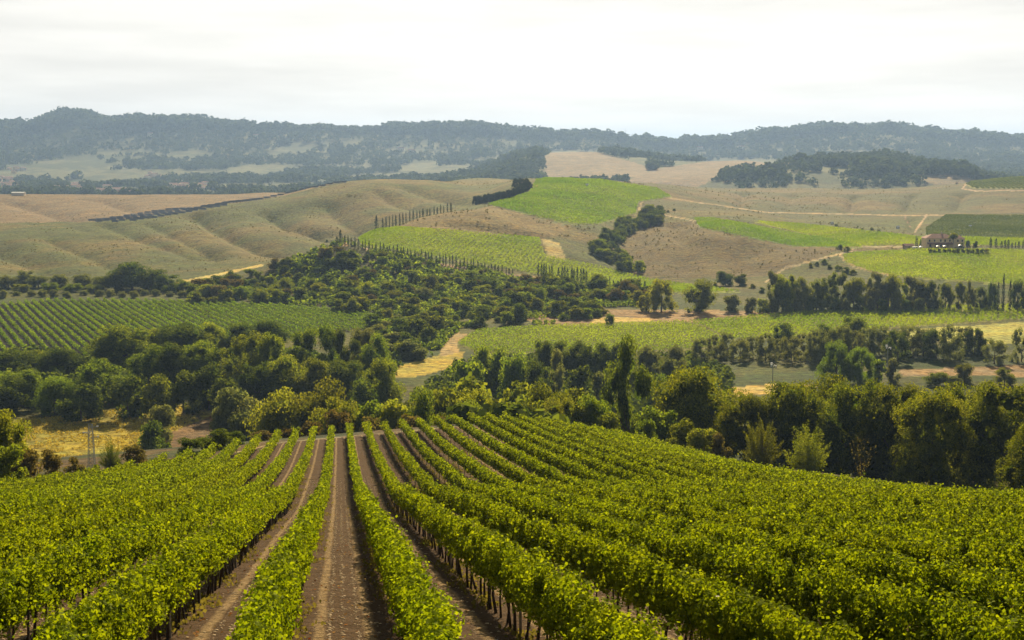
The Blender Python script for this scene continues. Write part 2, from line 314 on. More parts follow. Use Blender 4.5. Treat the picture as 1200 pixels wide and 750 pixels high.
# ------------------------------------------------------------------ land cover
def inpoly(x, y, P):
    P = np.array(P, float); r = np.zeros(x.shape, bool); j = len(P) - 1
    for i in range(len(P)):
        a, b = P[i], P[j]
        c = (a[1] > y) != (b[1] > y)
        with np.errstate(divide='ignore', invalid='ignore'):
            r ^= c & (x < (b[0] - a[0]) * (y - a[1]) / (b[1] - a[1] + 1e-12) + a[0])
        j = i
    return r
def nearline(x, y, P, wd):
    m = np.full(x.shape, 1e9)
    for (ax, ay), (bx, by) in zip(P[:-1], P[1:]):
        dx, dy = bx - ax, by - ay; t = np.clip(((x - ax) * dx + (y - ay) * dy) / (dx * dx + dy * dy), 0, 1)
        m = np.minimum(m, np.hypot(x - ax - t * dx, (y - ay - t * dy) * 1.6))
    return m < wd
FIELD = {   # name: (outline as seen in the photograph, distance range, colour, class)
 'yellow_meadow': ([(-90,500),(60,489),(120,481),(200,473),(262,470),(262,482),(215,500),(190,512),(185,530),(120,560),(-90,590)], 300, 470, (.33,.29,.035), 1),
 'ditch_ground': ([(190,512),(215,500),(262,482),(300,480),(300,545),(150,560),(185,530)], 300, 450, (.20,.13,.06), 0),
 'striped_vineyard': ([(-90,362),(0,357),(60,352),(200,353),(330,358),(430,366),(462,378),(440,386),(330,396),(200,410),(60,430),(-90,440)], 470, 745, (.030,.030,.010), 0),
 'headland': ([(445,368),(478,374),(500,388),(478,388),(462,380)], 560, 700, (.36,.27,.12), 0),
 'small_meadow': ([(458,433),(480,425),(510,417),(545,412),(538,428),(505,438),(480,443),(455,442)], 400, 600, (.42,.33,.04), 1),
 'meadow_path': ([(515,418),(520,400),(535,390),(548,392),(535,402),(540,414)], 500, 640, (.36,.27,.12), 2),
 'valley_vineyard': ([(535,404),(560,388),(640,383),(800,378),(822,385),(850,400),(850,407),(800,411),(700,416),(560,414)], 480, 660, (.14,.15,.035), 0),
 'ploughed_strip': ([(590,366),(640,362),(850,364),(945,367),(860,375),(800,378),(640,382)], 590, 720, (.29,.20,.10), 1),
 'pale_strip': ([(690,378),(700,371),(760,373),(765,377)], 590, 720, (.55,.42,.12), 1),
 'long_vineyard': ([(806,378),(940,367),(1040,361),(1200,358),(1380,357),(1380,373),(1200,375),(1040,386),(1000,392),(900,398),(856,400),(826,384)], 520, 740, (.18,.19,.04), 0),
 'pale_meadow': ([(1040,388),(1200,377),(1380,375),(1380,402),(1150,402),(1040,398)], 500, 640, (.34,.34,.07), 1),
 'red_strip': ([(1050,434),(1200,428),(1380,425),(1380,439),(1200,441),(1060,441)], 440, 540, (.29,.20,.10), 1),
 'straw_strip': ([(840,456),(900,450),(960,452),(940,463),(840,465)], 420, 500, (.60,.44,.12), 1),
 'dark_grass': ([(840,442),(1000,432),(1000,450),(900,450),(840,456)], 440, 540, (.050,.080,.012), 1),  # darker green patch of grass
 'olive_meadow': ([(690,445),(735,440),(735,485),(690,485)], 340, 520, (.24,.24,.06), 1),
 'bright_vineyard': ([(416,274),(450,266),(520,270),(632,280),(638,300),(700,312),(760,328),(895,346),(890,352),(820,346),(740,339),(640,324),(540,306),(424,288)], 750, 960, (.22,.27,.045), 0),
 'brown_shoulder': ([(432,268),(530,246),(575,239),(620,250),(668,265),(650,279),(632,280),(560,273),(450,267)], 860, 1100, (.17,.128,.036), 1),
 'tan_gap': ([(635,280),(655,284),(664,306),(642,302)], 820, 960, (.42,.34,.12), 1),
 'upper_vineyard': ([(572,240),(620,226),(628,211),(640,209),(690,209),(770,221),(787,231),(748,237),(745,250),(700,263),(664,263),(604,248)], 960, 1400, (.19,.24,.045), 0),
 'brown_slope': ([(765,262),(792,256),(830,262),(982,292),(962,303),(902,323),(840,326),(742,323),(725,302),(730,280)], 800, 1120, (.118,.088,.018), 1),
 'green_strip': ([(813,256),(835,256),(1000,286),(1012,291),(930,289),(820,267)], 850, 1150, (.17,.23,.045), 0),
 'yellow_strip': ([(880,260),(930,262),(1060,276),(1085,280),(1086,287),(1004,289)], 850, 1150, (.28,.30,.05), 0),
 'house_vineyard': ([(988,300),(1010,295),(1060,292),(1200,294),(1380,294),(1380,337),(1200,335),(1060,326),(1020,319),(990,308)], 730, 905, (.25,.28,.045), 0),
 'combed_vineyard': ([(1085,268),(1108,253),(1200,253),(1380,253),(1380,283),(1200,281),(1085,276)], 930, 1300, (.14,.19,.07), 0),
 'field_behind_house': ([(1078,278),(1380,281),(1380,291),(1078,287)], 895, 1100, (.28,.29,.05), 0),
 'terrace_vineyard': ([(1132,216),(1150,208),(1380,204),(1380,224),(1140,221)], 1500, 2050, (.20,.22,.07), 0),
 'tan_hill': ([(636,185),(650,176),(700,178),(762,196),(755,206),(735,212),(640,212)], 2700, 4300, (.20,.15,.075), 1),
 'tan_hill_right': ([(735,212),(770,197),(850,186),(935,188),(930,196),(860,200),(810,222),(735,222)], 2300, 3400, (.19,.14,.07), 1),
 'tan_hill_end': ([(1070,195),(1120,205),(1160,216),(1110,222),(1080,212)], 2300, 3400, (.20,.16,.08), 1),
 'brown_hill_behind': ([(-90,224),(0,226),(200,226),(330,220),(405,212),(330,230),(200,248),(120,262),(-90,275)], 1440, 2120, (.19,.135,.058), 1),
 'scrub_slope': ([(325,322),(345,304),(400,284),(500,306),(600,321),(760,341),(760,360),(600,362),(400,362),(260,350)], 660, 822, (.050,.055,.014), 1),
}
PATHS = [([(985,291),(1003,293),(962,303),(918,315),(898,330)], 1.7, 760, 1100, (.46,.36,.19)), ([(985,300),(1000,312),(1040,322)], 2.2, 730, 900, (.46,.36,.15)),
 ([(1086,252),(1072,272)], 1.5, 900, 1350, (.52,.38,.24)), ([(1060,252),(1066,266)], .8, 900, 1350, (.30,.20,.12)), ([(780,232),(830,239),(900,249),(1060,252.5),(1200,252),(1400,252)], 1.0, 1000, 1450, (.46,.34,.18)),
 ([(208,331),(260,321),(306,311)], 2.6, 760, 1000, (.62,.50,.14)), ([(404,287),(418,272),(440,263),(475,256),(530,245),(572,238)], 1.8, 815, 1100, (.56,.42,.24)),
 ([(404,287),(430,292),(500,307),(600,322),(640,326),(700,335),(757,341)], 1.4, 770, 835, (.44,.30,.17)), ([(630,226),(622,222),(632,216)], 1.6, 1150, 1400, (.62,.48,.3)),
 ([(752,237),(749,246),(800,256),(815,259),(860,262)], 1.4, 950, 1250, (.46,.35,.18)), ([(990,289),(1060,289)], 1.4, 850, 960, (.52,.42,.26)), ([(750,253),(768,258)], 1, 950, 1250, (.5,.4,.25)),
 ([(1132,215),(1128,221),(1145,224),(1200,223)], 1.1, 1400, 2000, (.5,.36,.24)), ([(440,372),(478,376)], 1, 580, 700, (.4,.3,.16)), ([(205,500),(235,490),(215,480)], 1.6, 320, 460, (.06,.05,.03)),
 ([(900,262),(1060,284)], .7, 850, 1150, (.1,.12,.04)), ([(575,240),(660,264),(700,264)], .9, 950, 1200, (.12,.12,.05)), ([(850,212),(905,190),(935,188)], 1.6, 2300, 3400, (.62,.47,.32)), ([(1092,203),(1150,216)], 1.1, 2300, 3400, (.55,.42,.28)),
 ([(640,382),(800,378),(945,367),(1040,361)], .7, 560, 720, (.45,.36,.18)), ([(806,378),(850,400)], 1.1, 520, 640, (.12,.12,.05))]

# grid: fine inside the view, coarse outside, from behind the camera to beyond the last ridge
u_in = np.linspace(-.415, .415, 690); u_out = .415 + np.cumsum(np.geomspace(.003, .12, 40))
U = np.concatenate([-u_out[::-1], u_in, u_out])
V_ = np.exp(np.linspace(math.log(22), math.log(16000), 950))
UU, WW = np.meshgrid(U, V_); GX = UU * WW; GY = WW - 60
GZ = height(GX, GY)
PX, PY = project(GX, GY, GZ)
def n4(a, s, o=0): return fbm(GX / s + o, GY / s + o * 2)[..., None]
col = np.zeros(GX.shape + (3,)); cls = np.zeros(GX.shape, int)
def mixc(a, b, k): return np.array(a) * (1 - k) + np.array(b) * k
valley = mixc((.045,.070,.009), (.105,.110,.018), sstep(.4, .65, n4(0, 40)))
hills = mixc((.148,.116,.024), (.078,.096,.011), sstep(.32, .58, n4(0, 120, 3) * .6 + n4(0, 30, 8) * .4))
rb = mixc((.132,.100,.028), (.078,.084,.018), sstep(.40, .6, n4(0, 70, 5)))
far = mixc((.050,.072,.022), (.115,.125,.045), sstep(.47, .58, n4(0, 110, 2) * .35 + n4(0, 260, 6) * .25 + n4(0, 45, 6) * .4))
k1 = sstep(700, 850, GY)[..., None]; k2 = sstep(2200, 2500, GY)[..., None]
col = valley * (1 - k1) + hills * k1
kr = (sstep(1150, 1260, GY) * (PX > 640) + 0.)[..., None]; col = col * (1 - kr) + rb * kr
col = col * (1 - k2) + far * k2
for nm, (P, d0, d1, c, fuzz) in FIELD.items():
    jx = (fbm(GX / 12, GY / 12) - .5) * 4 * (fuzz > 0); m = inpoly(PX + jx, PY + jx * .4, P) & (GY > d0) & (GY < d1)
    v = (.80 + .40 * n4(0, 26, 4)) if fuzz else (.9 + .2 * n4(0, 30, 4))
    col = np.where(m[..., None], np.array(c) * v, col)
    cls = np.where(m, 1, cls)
for P, wd, d0, d1, c in PATHS:
    m = nearline(PX, PY, P, wd * .85) & (GY > d0) & (GY < d1); col = np.where(m[..., None], np.array(c) * (.80 if min(c) > .1 else 1), col); cls = np.where(m, 2, cls)
Q = xoff(GX, GY)
def yend(q): return np.interp(q, [-60, -34, -22, -8, 30, 40, 48, 60], [105, 122, 166, 198, 203, 198, 192, 188])
YE = yend(Q); inv = (Q > -37) & (Q < 50) & (GY < YE + 1.5)
col = np.where(inv[..., None], np.array((.12, .075, .035)), col)
hd = (Q > -42) & (Q < 34) & (GY >= YE + 1.5) & (GY < YE + 4); col = np.where(hd[..., None], np.array((.30, .25, .14)) * (.7 + .6 * n4(0, 3)), col); cls = np.where(hd, 2, cls)
bank = (GY < 330) & ~inv & ~hd; col = np.where(bank[..., None], mixc((.045,.06,.015), (.11,.075,.03), sstep(.4, .6, n4(0, 9))), col)
vmask = np.where(inv, 1.0, 0.0)
cls = np.where((GY > 2250) & (cls == 0), 3, cls)

def mat_ground():
    m = bpy.data.materials.new('land_cover'); m.use_nodes = True; t = m.node_tree; p = t.nodes['Principled BSDF']; L = t.links.new
    p.inputs['Roughness'].default_value = .95; p.inputs['Specular IOR Level'].default_value = .1
    a = nd(t, 'ShaderNodeAttribute', attribute_name='tint'); g = nd(t, 'ShaderNodeTexCoord'); s = nd(t, 'ShaderNodeSeparateXYZ'); L(g.outputs['Object'], s.inputs[0])
    def noise(scale, det=6, rough=.6):
        n = nd(t, 'ShaderNodeTexNoise'); n.inputs['Scale'].default_value = scale; n.inputs['Detail'].default_value = det; n.inputs['Roughness'].default_value = rough; L(g.outputs['Object'], n.inputs['Vector']); return n
    def math_(op, a_, b_=None, c_=None):
        n = nd(t, 'ShaderNodeMath', operation=op)
        for i, v in enumerate((a_, b_, c_)):
            if v is None: continue
            if hasattr(v, 'links'): L(v, n.inputs[i])
            else: n.inputs[i].default_value = v
        return n.outputs[0]
    def mrange(v, a0, a1, b0, b1):
        n = nd(t, 'ShaderNodeMapRange'); L(v, n.inputs[0])
        for i, q in enumerate((a0, a1, b0, b1)): n.inputs[i + 1].default_value = q
        return n.outputs[0]
    n1 = noise(.35, 9, .68); n2 = noise(.045, 6, .6)
    k = math_('MULTIPLY', mrange(n1.outputs[0], .36, .64, .45, 1.5), mrange(n2.outputs[0], .36, .64, .78, 1.22))
    mpp = nd(t, 'ShaderNodeMapping'); mpp.inputs['Scale'].default_value = (.035, .42, .42); mpp.inputs['Rotation'].default_value = (0, 0, .25); L(g.outputs['Object'], mpp.inputs[0]); n3 = nd(t, 'ShaderNodeTexNoise'); n3.inputs['Scale'].default_value = 1.0; n3.inputs['Detail'].default_value = 6; n3.inputs['Roughness'].default_value = .65; L(mpp.outputs[0], n3.inputs['Vector'])
    k = math_('MULTIPLY', k, mrange(n3.outputs[0], .38, .62, .75, 1.25))
    base = nd(t, 'ShaderNodeMix', data_type='RGBA', blend_type='MULTIPLY'); base.inputs[0].default_value = 1; L(a.outputs['Color'], base.inputs[6]); 
    cb = nd(t, 'ShaderNodeCombineColor'); [L(k, cb.inputs[i]) for i in range(3)]; L(cb.outputs[0], base.inputs[7])
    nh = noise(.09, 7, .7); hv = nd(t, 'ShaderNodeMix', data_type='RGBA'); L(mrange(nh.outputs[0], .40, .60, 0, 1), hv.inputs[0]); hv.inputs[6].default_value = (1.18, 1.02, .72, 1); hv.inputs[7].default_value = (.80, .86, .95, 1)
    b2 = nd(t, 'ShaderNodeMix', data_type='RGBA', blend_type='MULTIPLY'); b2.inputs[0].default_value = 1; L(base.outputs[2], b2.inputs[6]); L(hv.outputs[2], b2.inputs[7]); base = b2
    # wheel tracks between the vine rows (2.5 m apart)
    nw = noise(.5, 3); q = math_('ADD', math_('ADD', s.outputs[0], math_('MULTIPLY', s.outputs[1], -SIDE)), math_('MULTIPLY', math_('SUBTRACT', nw.outputs[0], .5), .25))
    ph = math_('FRACT', math_('DIVIDE', math_('ADD', q, 1.2), 2.5))         # 0 and 1 under the vines
    def strip(c, w_): return mrange(math_('ABSOLUTE', math_('SUBTRACT', ph, c)), w_ * .6, w_ * 1.5, 1, 0)
    tr = math_('MAXIMUM', strip(.27, .045), strip(.72, .045))
    nf = noise(9, 8, .7); trn = math_('MULTIPLY', tr, mrange(nf.outputs[0], .38, .60, .12, .95))
    vo = nd(t, 'ShaderNodeTexVoronoi'); vo.inputs['Scale'].default_value = 11; L(g.outputs['Object'], vo.inputs['Vector'])
    soil = nd(t, 'ShaderNodeMix', data_type='RGBA'); L(mrange(nf.outputs[0], .35, .7, 0, 1), soil.inputs[0]); soil.inputs[6].default_value = (.036, .018, .005, 1); soil.inputs[7].default_value = (.130, .068, .021, 1)
    sp = nd(t, 'ShaderNodeMix', data_type='RGBA'); L(trn, sp.inputs[0]); L(soil.outputs[2], sp.inputs[6]); sp.inputs[7].default_value = (.36, .25, .115, 1)
    mxx = nd(t, 'ShaderNodeMix', data_type='RGBA'); L(a.outputs['Alpha'], mxx.inputs[0]); L(base.outputs[2], mxx.inputs[6]); L(sp.outputs[2], mxx.inputs[7])
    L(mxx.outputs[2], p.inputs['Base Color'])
    bp = nd(t, 'ShaderNodeBump'); bp.inputs['Strength'].default_value = .9; bp.inputs['Distance'].default_value = 1.6; L(n1.outputs[0], bp.inputs['Height'])
    bp2 = nd(t, 'ShaderNodeBump'); bp2.inputs['Strength'].default_value = .5; bp2.inputs['Distance'].default_value = .06; L(nf.outputs[0], bp2.inputs['Height']); L(bp.outputs[0], bp2.inputs['Normal'])
    L(bp2.outputs[0], p.inputs['Normal']); return m
M['ground'] = mat_ground()
nr, nc = GX.shape
idx = np.arange(nr * nc).reshape(nr, nc)
quads = np.stack([idx[:-1, :-1], idx[:-1, 1:], idx[1:, 1:], idx[1:, :-1]], -1).reshape(-1, 4)
AV = np.stack([GX, GY, GZ], -1).reshape(-1, 3); AC = np.concatenate([col, vmask[..., None]], -1).reshape(-1, 4)
qc = cls[:-1, :-1].reshape(-1)
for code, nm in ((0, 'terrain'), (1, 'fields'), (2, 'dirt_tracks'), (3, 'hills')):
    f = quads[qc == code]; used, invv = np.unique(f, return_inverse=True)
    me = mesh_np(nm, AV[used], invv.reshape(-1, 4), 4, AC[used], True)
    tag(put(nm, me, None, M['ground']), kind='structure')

# ------------------------------------------------------------------ leaf clouds
def quads_at(P, size, nrm, rs, aspect=1.0, fold=0.0):
    """one leaf-shaped quad at each point"""
    n = len(P); nrm = nrm / np.maximum(np.linalg.norm(nrm, axis=1, keepdims=True), 1e-9)
    r = rs.normal(size=(n, 3)); a = np.cross(nrm, r); a /= np.maximum(np.linalg.norm(a, axis=1, keepdims=True), 1e-9); b = np.cross(nrm, a)
    s = (np.asarray(size) * np.ones(n))[:, None]
    # kite-like quad: pointed tip, broad shoulders
    V = np.stack([P - a * s * .5 * aspect, P - b * s * .48 + a * s * .08, P + a * s * .55 * aspect, P + b * s * .48 + a * s * .08], 1)
    if fold: V[:, 0] += nrm * s * fold; V[:, 2] -= nrm * s * fold
    return V.reshape(-1, 3)
def leaf_mesh(name, P, size, nrm, rs, mat, tint=None, aspect=1.0):
    V = quads_at(P, size, nrm, rs, aspect); n = len(P)
    t = rs.random(n) if tint is None else tint
    c = np.ones((n, 4)); c[:, 0] = t; c = np.repeat(c, 4, 0)
    me = mesh_np(name, V, np.arange(n * 4).reshape(n, 4), 4, c)
    me.materials.append(mat); return me

_core = []
def crown_points(kind, n, rs):
    """points of a crown of height 1 and width 1 standing on z=0"""
    def lobes(cs, rr, n_, squash=.85, shell=.72):
        cs = np.array(cs); rr = np.array(rr); _core.append((cs, rr)); wgt = rr ** 2 / (rr ** 2).sum(); i = rs.choice(len(cs), n_, p=wgt)
        d = rs.normal(size=(n_, 3)); d /= np.linalg.norm(d, axis=1, keepdims=True); flip = (d[:, 2] < 0) & (rs.random(n_) < .5); d[flip, 2] *= -1
        rad_ = rr[i] * (shell + (1.12 - shell) * rs.random(n_) ** .7)
        # small bumps on each lobe
        bump = 1 + .16 * np.sin(9 * d[:, 0] + i) * np.sin(8 * d[:, 1] + 2 * i) * np.sin(7 * d[:, 2])
        P = cs[i] + d * (rad_ * bump)[:, None] * np.array([1, 1, squash]); return P, d * .8 + rs.normal(size=(n_, 3)) * .55
    cs, rr = [], []
    if kind == 'round':
        for k in range(25):
            z = rs.uniform(.06, .86); e = math.sqrt(max(.02, 1 - ((z - .38) / .56) ** 2)) * .38; a = rs.uniform(0, 6.28); q = e * rs.uniform(.55, 1) 
            cs.append((q * math.cos(a), q * math.sin(a), z)); rr.append(rs.uniform(.11, .20))
        cs.append((0, 0, .5)); rr.append(.3)
        return lobes(cs, rr, n)
    if kind == 'grove':      # tall crown that reaches the ground, many vertical lobes
        for k in range(38):
            z = rs.uniform(.03, .9); e = .42 * (1 - max(0, (z - .55)) * 1.2); a = rs.uniform(0, 6.28); q = e * rs.uniform(.4, 1)
            cs.append((q * math.cos(a), q * math.sin(a), z)); rr.append(rs.uniform(.08, .16))
        return lobes(cs, rr, n, 1.25)
    if kind == 'poplar':
        for k in range(26):
            z = rs.uniform(.04, .93); e = .40 * math.sqrt(max(.05, 1 - ((z - .45) / .56) ** 2)); a = rs.uniform(0, 6.28); q = e * rs.uniform(.2, 1)
            cs.append((q * math.cos(a), q * math.sin(a), z)); rr.append(rs.uniform(.08, .15))
        return lobes(cs, rr, n, 1.0, .5)
    if kind == 'pine':
        for k in range(80):
            z = rs.uniform(.02, .90); e = .40 * math.sqrt(max(.03, 1 - max(0, (z - .45) / .50) ** 2)); a = rs.uniform(0, 6.28); q = e * math.sqrt(rs.uniform(.35, 1))
            cs.append((q * math.cos(a), q * math.sin(a), z)); rr.append(rs.uniform(.075, .135))
        cs.append((0, 0, .45)); rr.append(.30)
        return lobes(cs, rr, n, .9, .8)
    if kind == 'umbrella':
        for k in range(40):
            a = rs.uniform(0, 6.28); q = .40 * math.sqrt(rs.random()); z = .62 + .26 * (1 - (q / .42) ** 2) + rs.uniform(-.06, .02)
            cs.append((q * math.cos(a), q * math.sin(a), z)); rr.append(rs.uniform(.07, .12))
        return lobes(cs, rr, n, .8, .7)
    if kind == 'cypress':
        z = rs.random(n) ** .85; e = .5 * np.interp(z, [0, .06, .3, .6, .85, 1], [.5, .8, 1, .86, .5, .05]); a = rs.uniform(0, 6.28, n)
        e = e * (.75 + .25 * np.sin(a * 3 + z * 9)) * rs.uniform(.55, 1.05, n)
        P = np.stack([e * np.cos(a), e * np.sin(a), z], 1); d = np.stack([np.cos(a), np.sin(a), .4 + 0 * a], 1); return P, d + rs.normal(size=(n, 3)) * .5
    if kind == 'willow':
        for k in range(34):
            z = rs.uniform(.03, .88); e = .42 * math.sqrt(max(.05, 1 - max(0, (z - .4) / .56) ** 2)); a = rs.uniform(0, 6.28); q = e * rs.uniform(.4, 1)
            cs.append((q * math.cos(a), q * math.sin(a), z)); rr.append(rs.uniform(.05, .12))
        return lobes(cs, rr, n, 1.5, .5)
    if kind == 'bush':
        for k in range(16):
            z = rs.uniform(.04, .80); e = .38 * math.sqrt(max(.05, 1 - (z / .95) ** 2)); a = rs.uniform(0, 6.28); q = e * rs.uniform(.3, 1)
            cs.append((q * math.cos(a), q * math.sin(a), z)); rr.append(rs.uniform(.11, .2))
        return lobes(cs, rr, n, 1.0)
    if kind == 'feather':    # upright shoots fanning out from the foot
        m_ = 130; a = rs.uniform(0, 6.28, m_); tilt = rs.uniform(.0, 1.25, m_) ** .8; Ls = rs.uniform(.62, 1.02, m_) * (1 - .42 * tilt)
        i = rs.integers(0, m_, n); s = rs.random(n) ** .6
        x = s * Ls[i] * np.sin(tilt[i]) * .95; z = s * Ls[i] * np.cos(tilt[i]); wv = .055 * (1.15 - s)[:, None]
        P = np.stack([x * np.cos(a[i]), x * np.sin(a[i]), z], 1) + rs.normal(size=(n, 3)) * wv
        P[:, 2] = np.clip(P[:, 2], .01, None)
        return P, rs.normal(size=(n, 3)) + np.array([0, 0, .6])
    if kind == 'twigs':
        m_ = 16; a = rs.uniform(0, 6.28, m_); tilt = rs.uniform(.05, .7, m_); i = rs.integers(0, m_, n); s = rs.random(n)
        P = np.stack([s * np.sin(tilt[i]) * np.cos(a[i]), s * np.sin(tilt[i]) * np.sin(a[i]), s * np.cos(tilt[i])], 1) + rs.normal(size=(n, 3)) * .015
        P[:, 2] = np.clip(P[:, 2], .01, None); return P, rs.normal(size=(n, 3))
def trunk_mesh(name, mat, rs, top=.55, r=.035, limbs=5):
    b = MB(); b.tube((0, 0, -.04), (0, 0, top * .5), r, r * .75, 8); b.tube((0, 0, top * .5), (rs.uniform(-.03, .03), rs.uniform(-.03, .03), top), r * .75, r * .4, 7)
    for k in range(limbs):
        a = rs.uniform(0, 6.28); z = rs.uniform(.3, .6) * top * 1.2; b.tube((0, 0, z), (.26 * math.cos(a), .26 * math.sin(a), z + .22), r * .45, r * .12, 5)
    return b.mesh(name, mat)
LEAF_N = {'round': (5200, .032), 'grove': (6000, .031), 'poplar': (4600, .030), 'pine': (11000, .022), 'umbrella': (1800, .035), 'cypress': (420, .085), 'willow': (5200, .031), 'bush': (1300, .066), 'feather': (7000, .024), 'twigs': (260, .03)}
_lib = {}
def crown_lib(kind, mat, big=False):
    key = (kind, mat, big)
    if key not in _lib:
        v = []
        for k in range(4 if kind != 'feather' else 2):
            rs = np.random.default_rng(abs(hash_(kind + mat)) % 99991 + 7 * k + (3 if big else 0)); n, s = LEAF_N[kind]
            if big: n = int(n * 2.4); s *= .66
            P, d = crown_points(kind, n, rs); P[:, 2] = np.clip(P[:, 2], .005, None)
            tint = np.clip(.5 + rs.normal(size=len(P)) * .22 + .25 * np.sin(P[:, 0] * 14 + k) * np.sin(P[:, 1] * 13) , 0, 1)
            sz = s * rs.uniform(.7, 1.35, len(P))
            if _core:      # oversized dark leaves added inside the crown to block light
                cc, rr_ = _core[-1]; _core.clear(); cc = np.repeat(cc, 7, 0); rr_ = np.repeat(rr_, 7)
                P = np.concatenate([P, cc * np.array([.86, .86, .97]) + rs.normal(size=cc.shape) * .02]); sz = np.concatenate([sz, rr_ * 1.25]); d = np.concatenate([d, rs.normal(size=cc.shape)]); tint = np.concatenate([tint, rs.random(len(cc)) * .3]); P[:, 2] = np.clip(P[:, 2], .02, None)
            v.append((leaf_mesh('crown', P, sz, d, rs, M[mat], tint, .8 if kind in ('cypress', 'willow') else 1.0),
                      trunk_mesh('trunk', M['bark'], rs, .5 if kind != 'umbrella' else .68, .03 if kind in ('round', 'pine', 'grove') else .022, 5 if kind not in ('cypress', 'bush') else 0)))
        _lib[key] = v
    return _lib[key]
def hash_(s):
    h = 5381
    for ch in s: h = (h * 33 + ord(ch)) & 0xffffffff
    return h
ORD = ['zeroth','first','second','third','fourth','fifth','sixth','seventh','eighth','ninth','tenth','eleventh','twelfth','thirteenth','fourteenth','fifteenth','sixteenth','seventeenth','eighteenth','nineteenth','twentieth']
def ordw(n):
    if n <= 20: return ORD[n]
    s = 'th' if 10 < n % 100 < 14 else {1: 'st', 2: 'nd', 3: 'rd'}.get(n % 10, 'th')
    return f'{n}{s}'
TREES = []
def tree(X, Y, Z, H, W, kind, mat, name, label, cat, group=None, big=False):
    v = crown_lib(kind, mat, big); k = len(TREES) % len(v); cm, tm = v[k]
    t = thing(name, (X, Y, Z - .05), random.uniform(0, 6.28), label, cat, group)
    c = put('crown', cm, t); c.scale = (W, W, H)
    s = put('trunk', tm, t); s.scale = (max(W, H * .5), max(W, H * .5), H)
    TREES.append((t, X, Y)); return t
def tree_px(px, top, width, D, kind, mat, name, label, cat, group=None, big=False, base=None):
    """a tree whose top is seen at row top; it stands on the ground at distance D (or where row base meets the ground)"""
    X, Y, Z = on(px, D) if base is None else at(px, base, D[0], D[1])
    dpt = Y * CT - (Z - ZC) * ST
    H = (ZC - Y * float(ztan(top))) - Z; W = width / F * dpt
    H = max(H, .35 * W, .8); W = max(W, {'bush': .80, 'round': .74, 'grove': .52, 'willow': .62, 'poplar': .46, 'pine': .86, 'feather': .85}.get(kind, 0) * H)
    return tree(X, Y, Z, H, W, kind, mat, name, label, cat, group, big)
def ranked(lst, fmt, key=lambda q: q[0], **kw):
    """plants of one group, numbered from the left as they appear"""
    lst = sorted(lst, key=key)
    for i, q in enumerate(lst): tree_px(*q, label=fmt.format(ordw(i + 1)), **kw)

